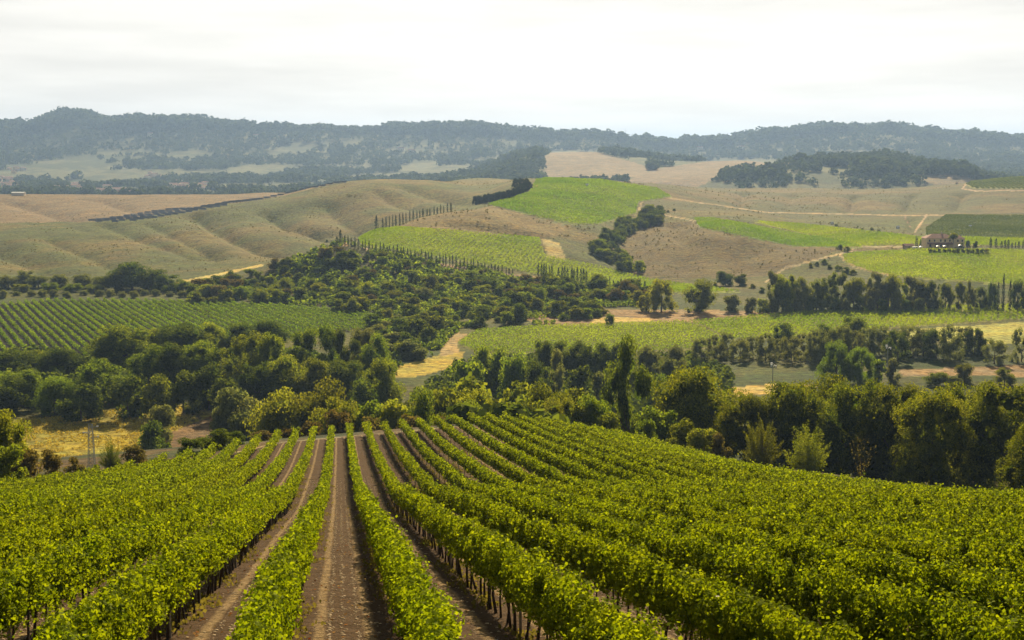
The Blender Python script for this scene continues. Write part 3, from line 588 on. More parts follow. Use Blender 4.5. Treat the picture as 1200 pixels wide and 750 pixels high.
# ------------------------------------------------------------------ the near vineyard
def leafsize(D): return np.clip(.061 + (D - 22) * .00086, .058, .22)
VB = {}
def row_label(k):
    if k == 0: return 'leafy vine row just left of the bare central track with two wheel ruts'
    if k == 1: return 'leafy vine row just right of the bare central track with two wheel ruts'
    if k > 1: return f'{ordw(k)} leafy vine row to the right of the central track' + (', farthest right on the skyline' if k == 20 else '')
    return f'{ordw(1 - k)} leafy vine row to the left of the central track'
tb = MB(); tb.tube((0, 0, -.1), (.03, .02, .45), .035, .026, 6); tb.tube((.03, .02, .45), (-.01, 0, .95), .026, .02, 6); TRUNK = tb.mesh('vine_trunk', M['vinebark'])
pb = MB(); pb.box(-.03, .03, -.03, .03, -.2, 1.62); POST = pb.mesh('post', M['post'])
GRP = 'vine rows of the near hillside vineyard'
for k in range(-13, 21):
    q0 = -1.2 + 2.5 * k
    rs = np.random.default_rng(500 + k); y1 = float(yend(q0)) - (.0)
    ys = 9.0 if abs(q0) < 6 else max(9.0, (q0 / .573 if q0 > 0 else -q0 / .33) * .72 - 2)
    ds = .05; yy = np.arange(ys, y1, ds); sz = leafsize(np.hypot(yy, q0 + SIDE * yy))
    dens = 8.4 / sz ** 2 * ds * .80
    cnt = rs.poisson(dens); Y = np.repeat(yy, cnt) + rs.random(cnt.sum()) * ds; S = np.repeat(sz, cnt) * rs.uniform(.65, 1.3, cnt.sum()); n = len(Y)
    # each vine about 1 m long; its leaves hang in clumps with dark hollows between them
    NC = int((y1 - ys) * 20) + 2; cy = np.sort(rs.uniform(ys, y1, NC)); pl = (cy * 1.02 + k * .37) % 1.0; pid = np.floor(cy * 1.02 + k * .37)
    vig = vnoise(pid * 1.7, np.full(NC, k * 3.3)); mid = 1 - np.abs(pl - .5) * 2          # vigour of the vine, place within the vine
    ctop = 1.66 + .20 * vig + .10 * mid ** .6 + .04 * rs.normal(size=NC); ht = rs.random(NC) ** .75; low_ = .80 + .16 * vnoise(cy / .5, np.full(NC, k * 4.1))
    czz = low_ + (ctop - low_) * ht; crad = rs.uniform(.11, .20, NC) * (.85 + .3 * vig)
    wx = (.13 + .10 * vig + .08 * mid) * (1.25 - .55 * ht); cx = rs.uniform(-1, 1, NC) * wx; tipk = np.exp(-(y1 - cy) / 1.0); cx = cx * (1 + 2.2 * tipk); czz = czz + .25 * tipk; ctint = rs.normal(size=NC) * .10
    ci = np.clip(((np.searchsorted(cy, Y)) + rs.integers(-1, 2, n)), 0, NC - 1)
    dd = rs.normal(size=(n, 3)); dd /= np.linalg.norm(dd, axis=1, keepdims=True); rr = crad[ci] * (.70 + .42 * rs.random(n))
    grow = 1 + .4 * sstep(50, 150, Y)
    Xl = cx[ci] + dd[:, 0] * rr * grow; Y = cy[ci] + dd[:, 1] * rr * 1.05; Zl = czz[ci] + dd[:, 2] * rr * 1.25
    sh = rs.random(n) < .035; Zl = np.where(sh, Zl + rs.random(n) ** 2 * .40, Zl); fill = rs.random(n) < .14; Xl = np.where(fill, rs.normal(size=n) * .12, Xl); Zl = np.where(fill, rs.uniform(.62, 1.5, n), Zl)
    Zl = np.clip(Zl, .42, None)
    nrm = dd * np.array([1, 1, 1.15]) + np.array([0, 0, .18]) + rs.normal(size=(n, 3)) * .38; tint = np.clip(.45 + rs.normal(size=n) * .14 + ctint[ci], 0, 1); lump2 = None
    Xw = q0 + SIDE * Y + Xl; Yw = Y
    gz = height(np.full(len(yy), 0.) + q0 + SIDE * yy, yy); Zw = np.interp(Y, yy, gz) + Zl
    base = np.array([q0 + SIDE * ys, ys, float(gz[0])])
    nc_ = int((y1 - ys) * 42); yc = rs.uniform(ys, y1 - .3, nc_); xc = rs.normal(size=nc_) * .05; zc_ = np.interp(yc, yy, gz) + rs.uniform(.80, 1.58, nc_)      # big dark quads added along the row centre to stop sunlight
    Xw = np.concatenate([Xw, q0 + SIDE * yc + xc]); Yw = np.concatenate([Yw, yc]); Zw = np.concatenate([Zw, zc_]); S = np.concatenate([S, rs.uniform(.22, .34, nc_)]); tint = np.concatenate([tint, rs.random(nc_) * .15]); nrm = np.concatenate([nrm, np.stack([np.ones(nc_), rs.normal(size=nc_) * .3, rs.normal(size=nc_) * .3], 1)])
    t = thing('vine_row', tuple(base), 0, row_label(k), 'vine row', GRP)
    me = leaf_mesh('foliage', np.stack([Xw, Yw, Zw], 1) - base, S, nrm, rs, M['vine'], tint); put('foliage', me, t)
    if -6 <= k <= 7:
        for j in range(100):
            y = ys + .6 + j * 1.02 + rs.uniform(-.15, .15)
            if y > y1: break
            c = put('vine_trunk', TRUNK, t); c.location = (q0 + SIDE * y - base[0] + rs.uniform(-.05, .05), y - base[1], float(np.interp(y, yy, gz)) - base[2]); c.rotation_euler = (rs.normal() * .09, rs.normal() * .09, rs.uniform(0, 6.28)); v_ = rs.uniform(.75, 1.35); c.scale = (v_, v_, 1)
        wb = MB()
        for zz in (.8, 1.25):
            for yA in np.arange(ys, min(y1, ys + 110), 10.):
                yB = min(yA + 10, y1 - .5); P = [(q0 + SIDE * y - base[0], y - base[1], float(np.interp(y, yy, gz)) - base[2] + zz) for y in (yA, yB)]
                wb.tube(P[0], P[1], .0025, n=4, cap=False)
        wb.build('trellis_wire', M['steel'], t)
    for y in list(np.arange(ys + 1.5, y1 - 3, 6.3))[:30] + [y1 - .3]:
        c = put('post', POST, t); c.location = (q0 + SIDE * y - base[0], y - base[1], float(np.interp(y, yy, gz)) - base[2]); c.rotation_euler = (rs.uniform(-.03, .03), rs.uniform(-.03, .03), 0)

# stones and fallen leaves on the tracks
rs = np.random.default_rng(3); n = 17000
y = 12 + 120 * rs.random(n) ** 1.5; kk = rs.integers(-3, 4, n); ph = np.where(rs.random(n) < .72, rs.normal(0, .014, n) + rs.choice([.36, .48, .62], n), rs.uniform(.12, .88, n))
X = -1.2 + 2.5 * (kk + ph) + SIDE * y; s = rs.uniform(.014, .055, n) ; Z = height(X, y)
ico = np.array([(0,0,.8),(.9,0,.1),(.2,.85,.15),(-.8,.5,.1),(-.7,-.6,.12),(.35,-.85,.1),(0,0,-.5)]); fi = [(0,1,2),(0,2,3),(0,3,4),(0,4,5),(0,5,1),(6,2,1),(6,3,2),(6,4,3),(6,5,4),(6,1,5)]
ang = rs.uniform(0, 6.28, n); sc3 = np.stack([s * rs.uniform(.7, 1.4, n), s * rs.uniform(.7, 1.3, n), s * rs.uniform(.5, .9, n)], 1)
P = ico[None] * sc3[:, None]; ca, sa = np.cos(ang)[:, None], np.sin(ang)[:, None]
P = np.stack([P[..., 0] * ca - P[..., 1] * sa, P[..., 0] * sa + P[..., 1] * ca, P[..., 2]], -1) + np.stack([X, y, Z], 1)[:, None]
Fc = (np.array(fi)[None] + (np.arange(n) * 7)[:, None, None]).reshape(-1, 3)
tag(put('stones', mesh_np('stones', P.reshape(-1, 3), Fc, 3), None, M['pebble']), 'pale stones and crumbs of soil scattered along the wheel tracks between the vine rows', 'stones', kind='stuff')
n = 1500; y = 12 + 90 * rs.random(n) ** 1.4; kk = rs.integers(-2, 3, n); X = -1.2 + 2.5 * (kk + rs.uniform(.1, .9, n)) + SIDE * y; Z = height(X, y) + .02
M['fallen'] = mat_leaf('fallen_leaf', (.22, .06, .02), (.40, .26, .08), (1.2, 1.1, 1), .2, .02, 0)
tag(put('fallen_leaves', leaf_mesh('fallen_leaves', np.stack([X, y, Z], 1), rs.uniform(.06, .11, n), rs.normal(size=(n, 3)) * .3 + np.array([0, 0, 1]), rs, M['fallen'])), 'reddish and yellow fallen vine leaves lying on the bare soil', 'leaves', kind='stuff')

# weeds and grass under the vines
n = 9000; y = 11 + 150 * rs.random(n) ** 1.3; kk = rs.integers(-4, 8, n); pt = fbm(kk * 9.1, y / 4); ok = pt > .45; y, kk = y[ok], kk[ok]; n = len(y); X = -1.2 + 2.5 * kk + rs.normal(size=n) * .26 + SIDE * y
y = np.repeat(y, 5) + rs.normal(size=n * 5) * .10; X = np.repeat(X, 5) + rs.normal(size=n * 5) * .10; n = len(y); Z = height(X, y) + rs.uniform(.01, .16, n)
tag(put('weeds', leaf_mesh('weeds', np.stack([X, y, Z], 1), rs.uniform(.05, .14, n), rs.normal(size=(n, 3)) * np.array([1, 1, .3]), rs, M['dry'])), 'low weeds and dry grass growing on the soil under the vine rows', 'weeds', kind='stuff')
# ------------------------------------------------------------------ vineyards and fields of the valley
def fill_rows(name, field, lo, hi, direc, gap, size, hgt, mat, label, dens=1.0, wdt=1.35, cat='vineyard'):
    """rows of vines over a whole far field: too many and too small to tell apart"""
    P = FIELD[field][0]; m = inpoly(PX, PY, P) & (GY > lo) & (GY < hi)
    x0, x1, y0, y1 = GX[m].min(), GX[m].max(), GY[m].min(), GY[m].max()
    d = np.array(direc, float); d /= np.linalg.norm(d); e = np.array([d[1], -d[0]])
    cx, cy = (x0 + x1) / 2, (y0 + y1) / 2; L = math.hypot(x1 - x0, y1 - y0) / 2 + 5
    rs = np.random.default_rng(hash_(field) % 9999); size *= .72; step = size * .62 / dens
    r_ = np.arange(-L, L, gap); s_ = np.arange(-L, L, step); A, B = np.meshgrid(r_, s_)
    X = cx + e[0] * A + d[0] * B; Y = cy + e[1] * A + d[1] * B; X = X.ravel(); Y = Y.ravel()
    ok = (X > x0) & (X < x1) & (Y > y0) & (Y < y1); X = X[ok]; Y = Y[ok]
    X = np.repeat(X, 3); Y = np.repeat(Y, 3); n = len(X)
    X = X + rs.normal(size=n) * wdt * .5 + rs.normal(size=n) * step * .3 * d[0]; Y = Y + rs.normal(size=n) * wdt * .35 + rs.normal(size=n) * step * .5
    Z = height(X, Y); px, py = project(X, Y, Z)
    ok = inpoly(px, py, P) & (Y > lo) & (Y < hi) & (px > -40) & (px < 1240); X, Y, Z = X[ok], Y[ok], Z[ok]; n = len(X)
    if n > 260000: sel = rs.choice(n, 260000, replace=False); X, Y, Z = X[sel], Y[sel], Z[sel]; n = 260000
    Z = Z + hgt * rs.uniform(.35, 1.0, n)
    tint = np.clip(.45 + rs.normal(size=n) * .08 + (fbm(X / 45, Y / 45) - .5) * 1.6, 0, 1)
    me = leaf_mesh(name, np.stack([X, Y, Z], 1), size * rs.uniform(.6, 1.25, n), rs.normal(size=(n, 3)) * .6 + np.array([0, -.25, .8]), rs, M[mat], tint)
    tag(put(name, me), label, cat, kind='stuff')
M['field'] = mat_leaf('field_vine_leaf', (.100, .155, .008), (.200, .240, .008), (2.7, 2.7, .5), .5, .03, 0)
M['field2'] = mat_leaf('field_vine_leaf_green', (.070, .135, .008), (.14, .20, .012), (2.8, 2.7, .6), .5, .03, 0)
M['stripe'] = mat_leaf('striped_vine_leaf', (.055, .100, .010), (.110, .160, .016), (2.8, 2.7, .7), .45, .03, .1)
M['field3'] = mat_leaf('field_vine_leaf_dark', (.055, .085, .028), (.10, .13, .040), (2.2, 2.0, 1.0), .45, .03, 0)
fill_rows('vineyard', 'valley_vineyard', 480, 660, (.5, 1), 2.7, .62, 1.5, 'field', 'green valley vineyard behind the clump of dark trees, left of the long vineyard')
fill_rows('vineyard', 'long_vineyard', 520, 740, (.35, 1), 2.7, .66, 1.5, 'field', 'long sunlit vineyard running from the valley centre to the right edge')
fill_rows('vineyard', 'bright_vineyard', 750, 960, (.2, 1), 2.8, .80, 1.5, 'field', 'bright yellow-green vineyard on the central hill above the cypress avenue')
fill_rows('vineyard', 'upper_vineyard', 960, 1400, (1, .25), 3.4, 1.05, 1.5, 'field2', 'green vineyard on the hilltop beside the dark hedge of evergreens')
fill_rows('vineyard', 'green_strip', 850, 1150, (1, -.4), 2.8, .85, 1.4, 'field2', 'narrow green wedge of vines along the top of the brown slope')
fill_rows('vineyard', 'yellow_strip', 850, 1150, (1, -.3), 2.8, .85, 1.4, 'field', 'narrow yellow-green strip of vines running down to the farmhouse')
fill_rows('vineyard', 'house_vineyard', 730, 905, (1, .12), 2.8, .78, 1.5, 'field', 'bright yellow-green vineyard in front of the farmhouse')
fill_rows('vineyard', 'combed_vineyard', 930, 1300, (-.75, 1), 5.0, .95, 1.7, 'field3', 'dull green vineyard with fine diagonal rows on the slope above the farmhouse', 1.3, .6)
fill_rows('vineyard', 'field_behind_house', 895, 1100, (1, 0), 2.8, .85, 1.3, 'field', 'yellow-green vine strip directly behind the farmhouse')
fill_rows('vineyard', 'terrace_vineyard', 1500, 2050, (.2, 1), 5, 1.5, 1.8, 'field3', 'grey-green vineyard on the terrace at the upper right edge')

# the striped vineyard on the left: its rows can be counted
m = inpoly(PX, PY, FIELD['striped_vineyard'][0]) & (GY > 470) & (GY < 745)
d = np.array((-.46, 1.)); d /= np.linalg.norm(d); e = np.array([d[1], -d[0]])
ax = GX[m] * e[0] + GY[m] * e[1]; a0, a1 = ax.min(), ax.max(); rows = []
for a in np.arange(a0 + 1, a1, 3.7):
    s = np.arange(150, 1200, .35); X = e[0] * a + d[0] * s; Y = e[1] * a + d[1] * s
    Z = height(X, Y); px, py = project(X, Y, Z); ok = inpoly(px, py, FIELD['striped_vineyard'][0]) & (Y > 470) & (Y < 745) & (px > -30)
    if ok.sum() > 25: rows.append((X[ok], Y[ok], Z[ok]))
for i, (X, Y, Z) in enumerate(rows):
    rs = np.random.default_rng(i); X = np.repeat(X, 4); Y = np.repeat(Y, 4); Z = np.repeat(Z, 4); n = len(X)
    b = np.array([X[0], Y[0], Z[0]])
    P = np.stack([X + rs.normal(size=n) * .30, Y + rs.normal(size=n) * .38, Z + rs.uniform(.2, 1.6, n)], 1) - b
    o = put('vine_row', leaf_mesh('vine_row', P, .62 * rs.uniform(.6, 1.2, n), rs.normal(size=(n, 3)) + np.array([0, 0, .5]), rs, M['stripe'])); o.location = b
    tag(o, f'{ordw(i + 1)} thin dark row from the left in the striped valley vineyard', 'vine row', 'rows of the striped vineyard in the left valley')

# grass of the near meadow
rs = np.random.default_rng(12); P = FIELD['yellow_meadow'][0]; n = 60000
X = rs.uniform(-190, -60, n); Y = rs.uniform(310, 470, n); Z = height(X, Y); px, py = project(X, Y, Z); ok = inpoly(px, py, P) & (fbm(X / 5, Y / 9) > .42); X, Y, Z = X[ok], Y[ok], Z[ok]; n = len(X)
M['straw'] = mat_leaf('straw_grass', (.24, .19, .02), (.52, .42, .06), (1.3, 1.2, 1), .4, .02, 0)
tag(put('meadow_grass', leaf_mesh('meadow_grass', np.stack([X, Y, Z + .15], 1), rs.uniform(.3, .6, n), rs.normal(size=(n, 3)) + np.array([0, -.6, .3]), rs, M['straw'])), 'tall yellow grass of the sunlit meadow behind the lattice pylon', 'grass', kind='stuff')

# ------------------------------------------------------------------ trees: right foreground
T = dict(cat='tree', name='pine_tree')
PINES = [(815,427,92,250,'large round pine with a smooth dark dome, left end of the pine belt'),
 (872,459,70,235,'low pine with a flat top between the round pine and the taller belt'),(925,444,66,238,'dark pine of the belt behind the feathery shrubs'),(962,441,62,250,'sunlit pine top in the middle of the belt below the bright green pair'),
 (1003,444,80,232,'broad dark pine right of the second feathery shrub'),(1046,449,76,226,'tall pine with sunlit crest near the dry twiggy shrub'),(1092,452,74,212,'pine with a sunlit left flank in the big right hand mass'),
 (1128,447,84,232,'pine behind the sunlit one in the big right hand mass'),(1172,446,92,214,'huge dark pine reaching the right edge of the picture'),(1215,492,64,168,'pine branch mass cut by the right edge just above the vines')]
for px, top, wd, D, lab in PINES: tree_px(px, top, wd * 1.12, D, 'pine', 'pine', 'pine_tree', lab, 'tree', 'pines behind the right edge of the near vineyard', True)
for px, top, wd, D, lab in [(892,480,56,205,'feathery pale green shrub standing before the dark pines, left one of the pair'),(946,487,64,203,'feathery pale green shrub standing before the dark pines, right one of the pair')]:
    tree_px(px, top, wd, D, 'feather', 'bush', 'feathery_shrub', lab, 'shrub', 'pair of feathery shrubs', True)
tree_px(1009, 511, 30, 198, 'twigs', 'dry', 'dry_shrub', 'thin dry twiggy shrub rising above the vines before dark pines', 'shrub')
tree_px(825, 497, 54, 206, 'bush', 'bush', 'bush', 'low olive-green bush at the foot of the large round pine', 'bush', None, True)
tree_px(842, 503, 26, 204, 'bush', 'dry', 'bush', 'small brownish bush right of the olive-green one under the round pine', 'bush')
tree_px(738, 400, 64, 262, 'poplar', 'dark', 'poplar_tree', 'tall dark open-crowned poplar standing alone behind the vineyard brow', 'tree', None, True)
for px, top, wd, D, lab in [(775,470,50,238,'leafy bush filling the gap between dark poplar and round pine'),(756,488,40,225,'bush at the foot of the tall dark poplar'),(798,488,46,222,'shaded bush left below the round pine')]:
    tree_px(px, top, wd, D, 'bush', 'round', 'bush', lab, 'bush', None, True)

# behind the vineyard brow, centre
ranked([(px, top, wd, D, 'bush' if i % 3 else 'round', 'round' if i % 2 else 'bush') for i, (px, top, wd, D) in enumerate([
 (395,462,44,258),(428,460,48,262),(458,458,46,258),(488,455,44,262),(512,440,50,285),(540,432,50,300),(562,450,44,262),(585,440,52,288),(612,438,44,280),(640,449,32,250),(625,462,40,245),(600,468,50,244),(556,470,50,246),(525,474,40,246),(672,440,26,252),(697,462,28,240),(712,478,28,236),(684,470,34,238),(660,462,30,240)])],
 'leafy tree {} from the left in the belt just beyond the vineyard brow', name='broadleaf_tree', cat='tree', group='trees just beyond the brow of the near vineyard', big=True)
ranked([(px, top, wd, D, 'bush', 'dry') for px, top, wd, D in [(400,476,46,245),(440,478,50,243),(480,482,44,242),(520,486,38,240),(365,492,36,244),(340,498,32,240)]],
 '{} dark brownish bush from the left in the shade behind the row tips', name='bush', cat='bush', group='brown bushes behind the row tips')
ranked([(575,398,54,430,'round','round'),(600,412,40,415,'round','round'),(635,397,34,470,'round','dark'),(652,396,32,475,'round','dark'),(672,397,32,470,'round','dark'),(690,402,28,465,'round','dark'),(708,400,30,470,'round','dark'),(726,400,30,470,'round','dark'),(652,411,26,420,'poplar','olive'),(630,420,34,410,'round','dark'),(680,428,36,405,'bush','dark'),(705,430,30,410,'bush','olive'),(760,402,36,470,'round','olive'),(782,416,34,440,'bush','olive'),(548,418,36,400,'bush','round'),(745,425,30,430,'bush','olive'),(770,430,34,400,'round','round'),(790,404,30,480,'grove','olive')],
 '{} tree from the left in the clump before the green valley vineyard', name='broadleaf_tree', cat='tree', group='clump of trees in the middle of the valley')
tree_px(714, 366, 13, (560, 680), 'round', 'bright', 'broadleaf_tree', 'small lone round tree standing at the edge of the valley vineyard', 'tree', base=382)

# left wood
LW = [(148,380,80,490,'round','round'),(118,421,74,418,'round','round'),(65,437,44,405,'round','bright'),(27,433,54,415,'round','bright'),(75,406,62,480,'round','dark'),(20,414,60,480,'round','dark'),(48,410,40,500,'round','round'),(175,404,44,440,'round','round'),(205,400,44,445,'round','dark'),(232,398,44,450,'round','round'),(262,402,40,450,'round','dark'),(210,378,52,505,'round','dark'),(247,378,40,510,'round','round'),(283,378,44,515,'round','dark'),(315,374,46,520,'round','dark'),(180,384,44,520,'round','round'),
 (286,393,50,430,'poplar','bush'),(317,391,42,432,'poplar','round'),(355,387,48,440,'poplar','round'),(385,380,44,450,'poplar','round'),(407,387,36,445,'poplar','dark'),(426,384,32,470,'round','olive'),(441,391,34,455,'round','round'),(300,420,50,415,'round','dark'),(335,415,50,418,'round','round'),(372,418,44,415,'round','round'),(405,420,44,412,'round','dark'),(446,417,48,395,'round','round'),(425,440,40,380,'bush','dark'),(-20,430,50,420,'round','round'),(5,450,40,405,'bush','dark'),(95,450,50,395,'bush','dark'),(150,440,44,400,'bush','dark'),(185,436,40,400,'bush','round'),(215,430,44,405,'bush','dark'),(245,425,40,410,'bush','dark'),(265,440,36,400,'bush','dark')]
ranked([(a_, b_, c_ * (1.15 if c_ > 60 else 1.3), d_, e_, f_) for a_, b_, c_, d_, e_, f_ in LW], 'tree {} from the left in the tall wood above the yellow meadow', name='broadleaf_tree', cat='tree', group='tall wood between the striped vineyard and the yellow meadow', big=True)
ranked([(px, top, wd, D, 'bush', 'olive') for px, top, wd, D in [(278,452,34,350),(300,455,40,345),(320,468,36,340),(262,470,30,352),(290,478,36,338)]], '{} bluish shaded bush from the left at the foot of the tall wood', name='bush', cat='bush', group='bluish bushes at the foot of the wood', big=True)
tree_px(340, 449, 46, 300, 'round', 'bush', 'broadleaf_tree', 'olive-yellow round tree left of its twin, behind the vine row tips', 'tree', None, True)
tree_px(379, 447, 44, 302, 'round', 'bush', 'broadleaf_tree', 'olive-yellow round tree right of its twin, behind the vine row tips', 'tree', None, True)
for px, top, wd, D, kind, mt, lab in [(130,511,26,176,'feather','dark','small dark shrub with upright shoots right of the lattice pylon'),(158,518,36,180,'bush','dry','dark rounded bush between the upright shrub and vine row ends'),(222,512,40,188,'bush','dark','low dark bush left of the wide one at the vineyard edge'),(250,503,50,196,'bush','dark','wide dark bush at the vineyard edge below the meadow'),(275,504,38,205,'bush','dark','dark bush joined to the right side of the wide one'),(310,508,38,214,'bush','dry','brownish bush behind the left row ends'),
   (188,473,22,350,'bush','olive','small pale bush at the right end of the yellow meadow'),(180,490,18,335,'bush','dark','small dark bush below the pale one by the meadow end'),(2,475,36,150,'round','bush','yellow-green tree cut by the left edge above the vines'),(30,520,46,148,'bush','dry','rusty brown bush at the left edge above the vines'),(62,524,38,156,'bush','dry','brown bush left of the lattice pylon foot'),(8,510,46,140,'bush','bush','yellow-green bush in the left corner above the vine rows'),(88,530,30,160,'bush','dry','low rusty bush by the lattice pylon foot')]:
    tree_px(px, top, wd, D, kind, mt, 'shrub' if kind == 'feather' else ('broadleaf_tree' if kind == 'round' else 'bush'), lab, 'tree' if kind == 'round' else 'bush', None, True)

# behind the striped vineyard, left
ranked([(155,306,56,770,'round','dark'),(135,315,40,765,'round','dark'),(178,314,46,770,'round','dark'),(198,320,40,765,'grove','dark'),(218,326,34,760,'round','round'),(236,328,32,760,'round','round'),(120,322,30,770,'round','olive'),(97,320,30,780,'round','olive'),(70,319,34,780,'round','olive'),(30,316,30,790,'round','olive'),(45,322,28,780,'round','olive'),(10,322,30,780,'round','olive'),(58,330,26,760,'round','round'),(85,330,26,760,'round','round'),(110,332,26,755,'round','round'),(-12,318,30,790,'round','olive'),(252,332,24,755,'bush','bush'),(25,332,26,760,'round','bush')],
 '{} tree from the left in the line below the bare left hill', name='broadleaf_tree', cat='tree', group='trees below the bare left hill')
ranked([(px, 338 + (i * 7) % 4, 13, 728 + (i * 13) % 16, 'round', 'olive') for i, px in enumerate([4,20,37,50,63,78,98,117,130,143,157,170,183,199,214,229,243])], '{} small olive tree from the left along the striped vineyard top', name='olive_tree', cat='tree', group='small olive trees above the striped vineyard')
# scrub on the nose of the central hill
lst = []
for i in range(280):
    px = random.uniform(225, 760); lo = np.interp(px, [225, 300, 400, 500, 600, 760], [338, 318, 296, 312, 328, 345]); py = random.uniform(lo, 356)
    wd = random.uniform(9, 22) * (1.0 + .35 * (py > 338)); lst.append((px, py - wd * random.uniform(.45, .75), wd, (655, 840), 'bush' if random.random() < .75 else 'round', random.choice(['bush', 'dark', 'dry', 'round', 'round', 'dark']), py))
lst += [(418,334,26,(655,760),'round','round',352),(497,336,26,(655,760),'round','olive',353),(455,330,24,(655,780),'round','round',347),(440,336,20,(655,780),'round','bright',350),(330,322,34,(655,790),'round','round',345),(283,334,24,(655,790),'round','bright',350),(400,328,16,(655,790),'round','bright',342)]
lst.sort(key=lambda q: q[0])
for i, (px, top, wd, D, kind, mt, py) in enumerate(lst):
    tree_px(px, top, wd, D, kind, mt, 'bush' if kind == 'bush' else 'broadleaf_tree', f'{ordw(i + 1)} bush or small tree from the left on the scrubby slope below the cypress avenue', 'bush', 'scrub on the slope below the cypress avenue', base=py)
lst = []
for i in range(95):
    px = random.uniform(395, 705); lo = np.interp(px, [395, 470, 560, 705], [352, 356, 358, 366]); hi = np.interp(px, [395, 440, 520, 560, 640, 705], [366, 372, 392, 384, 378, 372]); py = random.uniform(lo, hi)
    wd = random.uniform(16, 30); lst.append((px, py - wd * random.uniform(.45, .8), wd, (560, 730), 'bush', random.choice(['bush', 'bush', 'round', 'dark']), py))
for i in range(34):
    px = random.uniform(430, 530); py = random.uniform(386, 424) 
    if px > 505 and py > 396: px -= 40
    wd = random.uniform(18, 34); lst.append((px, py - wd * random.uniform(.5, .75), wd, (430, 640), 'bush', random.choice(['dark', 'round', 'olive']), py))
lst.sort(key=lambda q: q[0])
for i, (px, top, wd, D, kind, mt, py) in enumerate(lst):
    tree_px(px, top, wd, D, kind, mt, 'bush', f'{ordw(i + 1)} bush from the left in the hedge belt at the foot of the central hill', 'bush', 'hedge belt between the striped and the valley vineyard', base=py)

# right middle
for px, top, wd, D, kind, mt, lab in [(980,402,46,(420,520),'grove','bright','bright green full tree, taller and broader of the pair beside the pole'),(1008,406,40,(420,520),'grove','bright','bright green full tree, right one of the pair beside the pole'),(1030,419,20,(420,520),'bush','bright','yellow-green small bush touching the bright pair'),(1046,417,24,(420,530),'bush','olive','small olive bush beside the right hand pole')]:
    tree_px(px, top, wd, D, kind, mt, 'broadleaf_tree' if kind == 'grove' else 'bush', lab, 'tree' if kind == 'grove' else 'bush', base=449, big=kind == 'grove')
lst = [(px, 396 - (i % 3) * 3, 34, 500 + (i * 37) % 25, 'willow', 'olive') for i, px in enumerate(range(822, 960, 15))] + [(px, 386 - (i % 3) * 3, 36, 505 + (i * 29) % 25, 'willow', 'olive') for i, px in enumerate(range(955, 1050, 15))] + [(px, 386 - (i * 5) % 7, 38, 508 + (i * 17) % 22, 'willow', 'olive' if i % 3 else 'dark') for i, px in enumerate(range(1052, 1150, 15))]
ranked(lst, '{} silvery willow from the left in the long grey-green hedge of the valley', name='willow_tree', cat='tree', group='silvery willow hedge along the stream', big=False)
for px, top, wd, D, lab in [(917,378,34,545,'dark round tree rising behind the left part of the willow hedge'),(998,370,44,550,'larger dark round tree rising behind the willow hedge'),(968,378,26,548,'small dark round tree left of the larger one behind the hedge')]:
    tree_px(px, top, wd, D, 'round', 'dark', 'broadleaf_tree', lab, 'tree')
for px, top, wd, D, kind, mt, lab in [(1165,397,38,500,'willow','olive','pale rounded willow right of the long hedge'),(1197,383,30,505,'willow','olive','tall willow cut by the right edge above the red strip'),(1150,393,20,520,'bush','dark','small bush between hedge and pale rounded willow'),
   (1098,435,36,455,'round','bush','rounded olive bush in front of the red soil strip'),(1130,425,26,460,'round','bush','taller rounded bush beside the red soil strip'),(1177,430,26,455,'round','bush','right hand rounded bush beside the red soil strip'),(1120,440,24,452,'bush','olive','low grey bush between the two rounded ones')]:
    tree_px(px, top, wd, D, kind, mt, 'broadleaf_tree' if kind != 'bush' else 'bush', lab, 'tree' if kind != 'bush' else 'bush')
# tree line under the farmhouse field
lst = [(px, 318 + (i * 11) % 9, 27 + (i * 7) % 8, 668 + (i * 5) % 14, 'round' if i % 3 == 1 else 'poplar', ('olive', 'bush', 'round')[i % 3]) for i, px in enumerate([905,917,930,943,957,970,985,1000,1014,1028,1041,1054,1066,1080])] + [(1094,328,20,672,'grove','dark'),(1108,333,20,676,'grove','round'),(1123,331,22,668,'poplar','bush'),(1137,327,18,672,'poplar','olive'),(1150,335,20,675,'grove','dark'),(1162,333,18,678,'grove','dark'),(1192,330,22,675,'grove','dark'),(1206,330,22,675,'grove','round')] + [(px, 345 + (i * 3) % 5, 18, 664, 'bush', 'round' if i % 2 else 'olive') for i, px in enumerate(range(880, 1090, 14))]
ranked(lst, '{} tree from the left in the line under the farmhouse vineyard', name='broadleaf_tree', cat='tree', group='tree line under the farmhouse vineyard')
for px, top, wd, D, kind, mt, lab in [(820,328,42,665,'grove','round','leafy tree clump at the left end of the long vineyard, right one'),(775,327,38,668,'grove','bush','leafy tree clump at the left end of the long vineyard, left one'),(755,340,20,670,'bush','bush','low bush left of the two leafy clumps'),(858,342,28,668,'bush','olive','low bushy tree between leafy clump and the tree line'),(850,317,26,800,'round','dark','dark round tree on the green spit below the brown slope, left one'),(868,320,18,795,'round','dark','dark round tree on the green spit below the brown slope, right one')]:
    tree_px(px, top, wd, D, kind, mt, 'broadleaf_tree', lab, 'tree')
ranked([(px, py - wd * .55, wd, (740, 900), 'bush', 'dark' if i % 2 else 'bush', None, False, py) for i, (px, py, wd) in enumerate([(950,313,9),(957,311,8),(966,309,10),(983,317,12),(992,321,14),(1000,322,12),(972,315,9),(992,295,12),(984,292,10),(1060,298,9),(870,335,11),(882,338,10),(893,343,11),(840,335,10)])] and [], '{}', name='bush', cat='bush')
lst = [(950,313,9),(957,311,8),(966,309,10),(983,317,12),(992,321,14),(1000,322,12),(972,315,9),(992,295,12),(984,292,10),(870,335,11),(882,338,10),(893,343,11),(838,336,10)]; lst.sort()
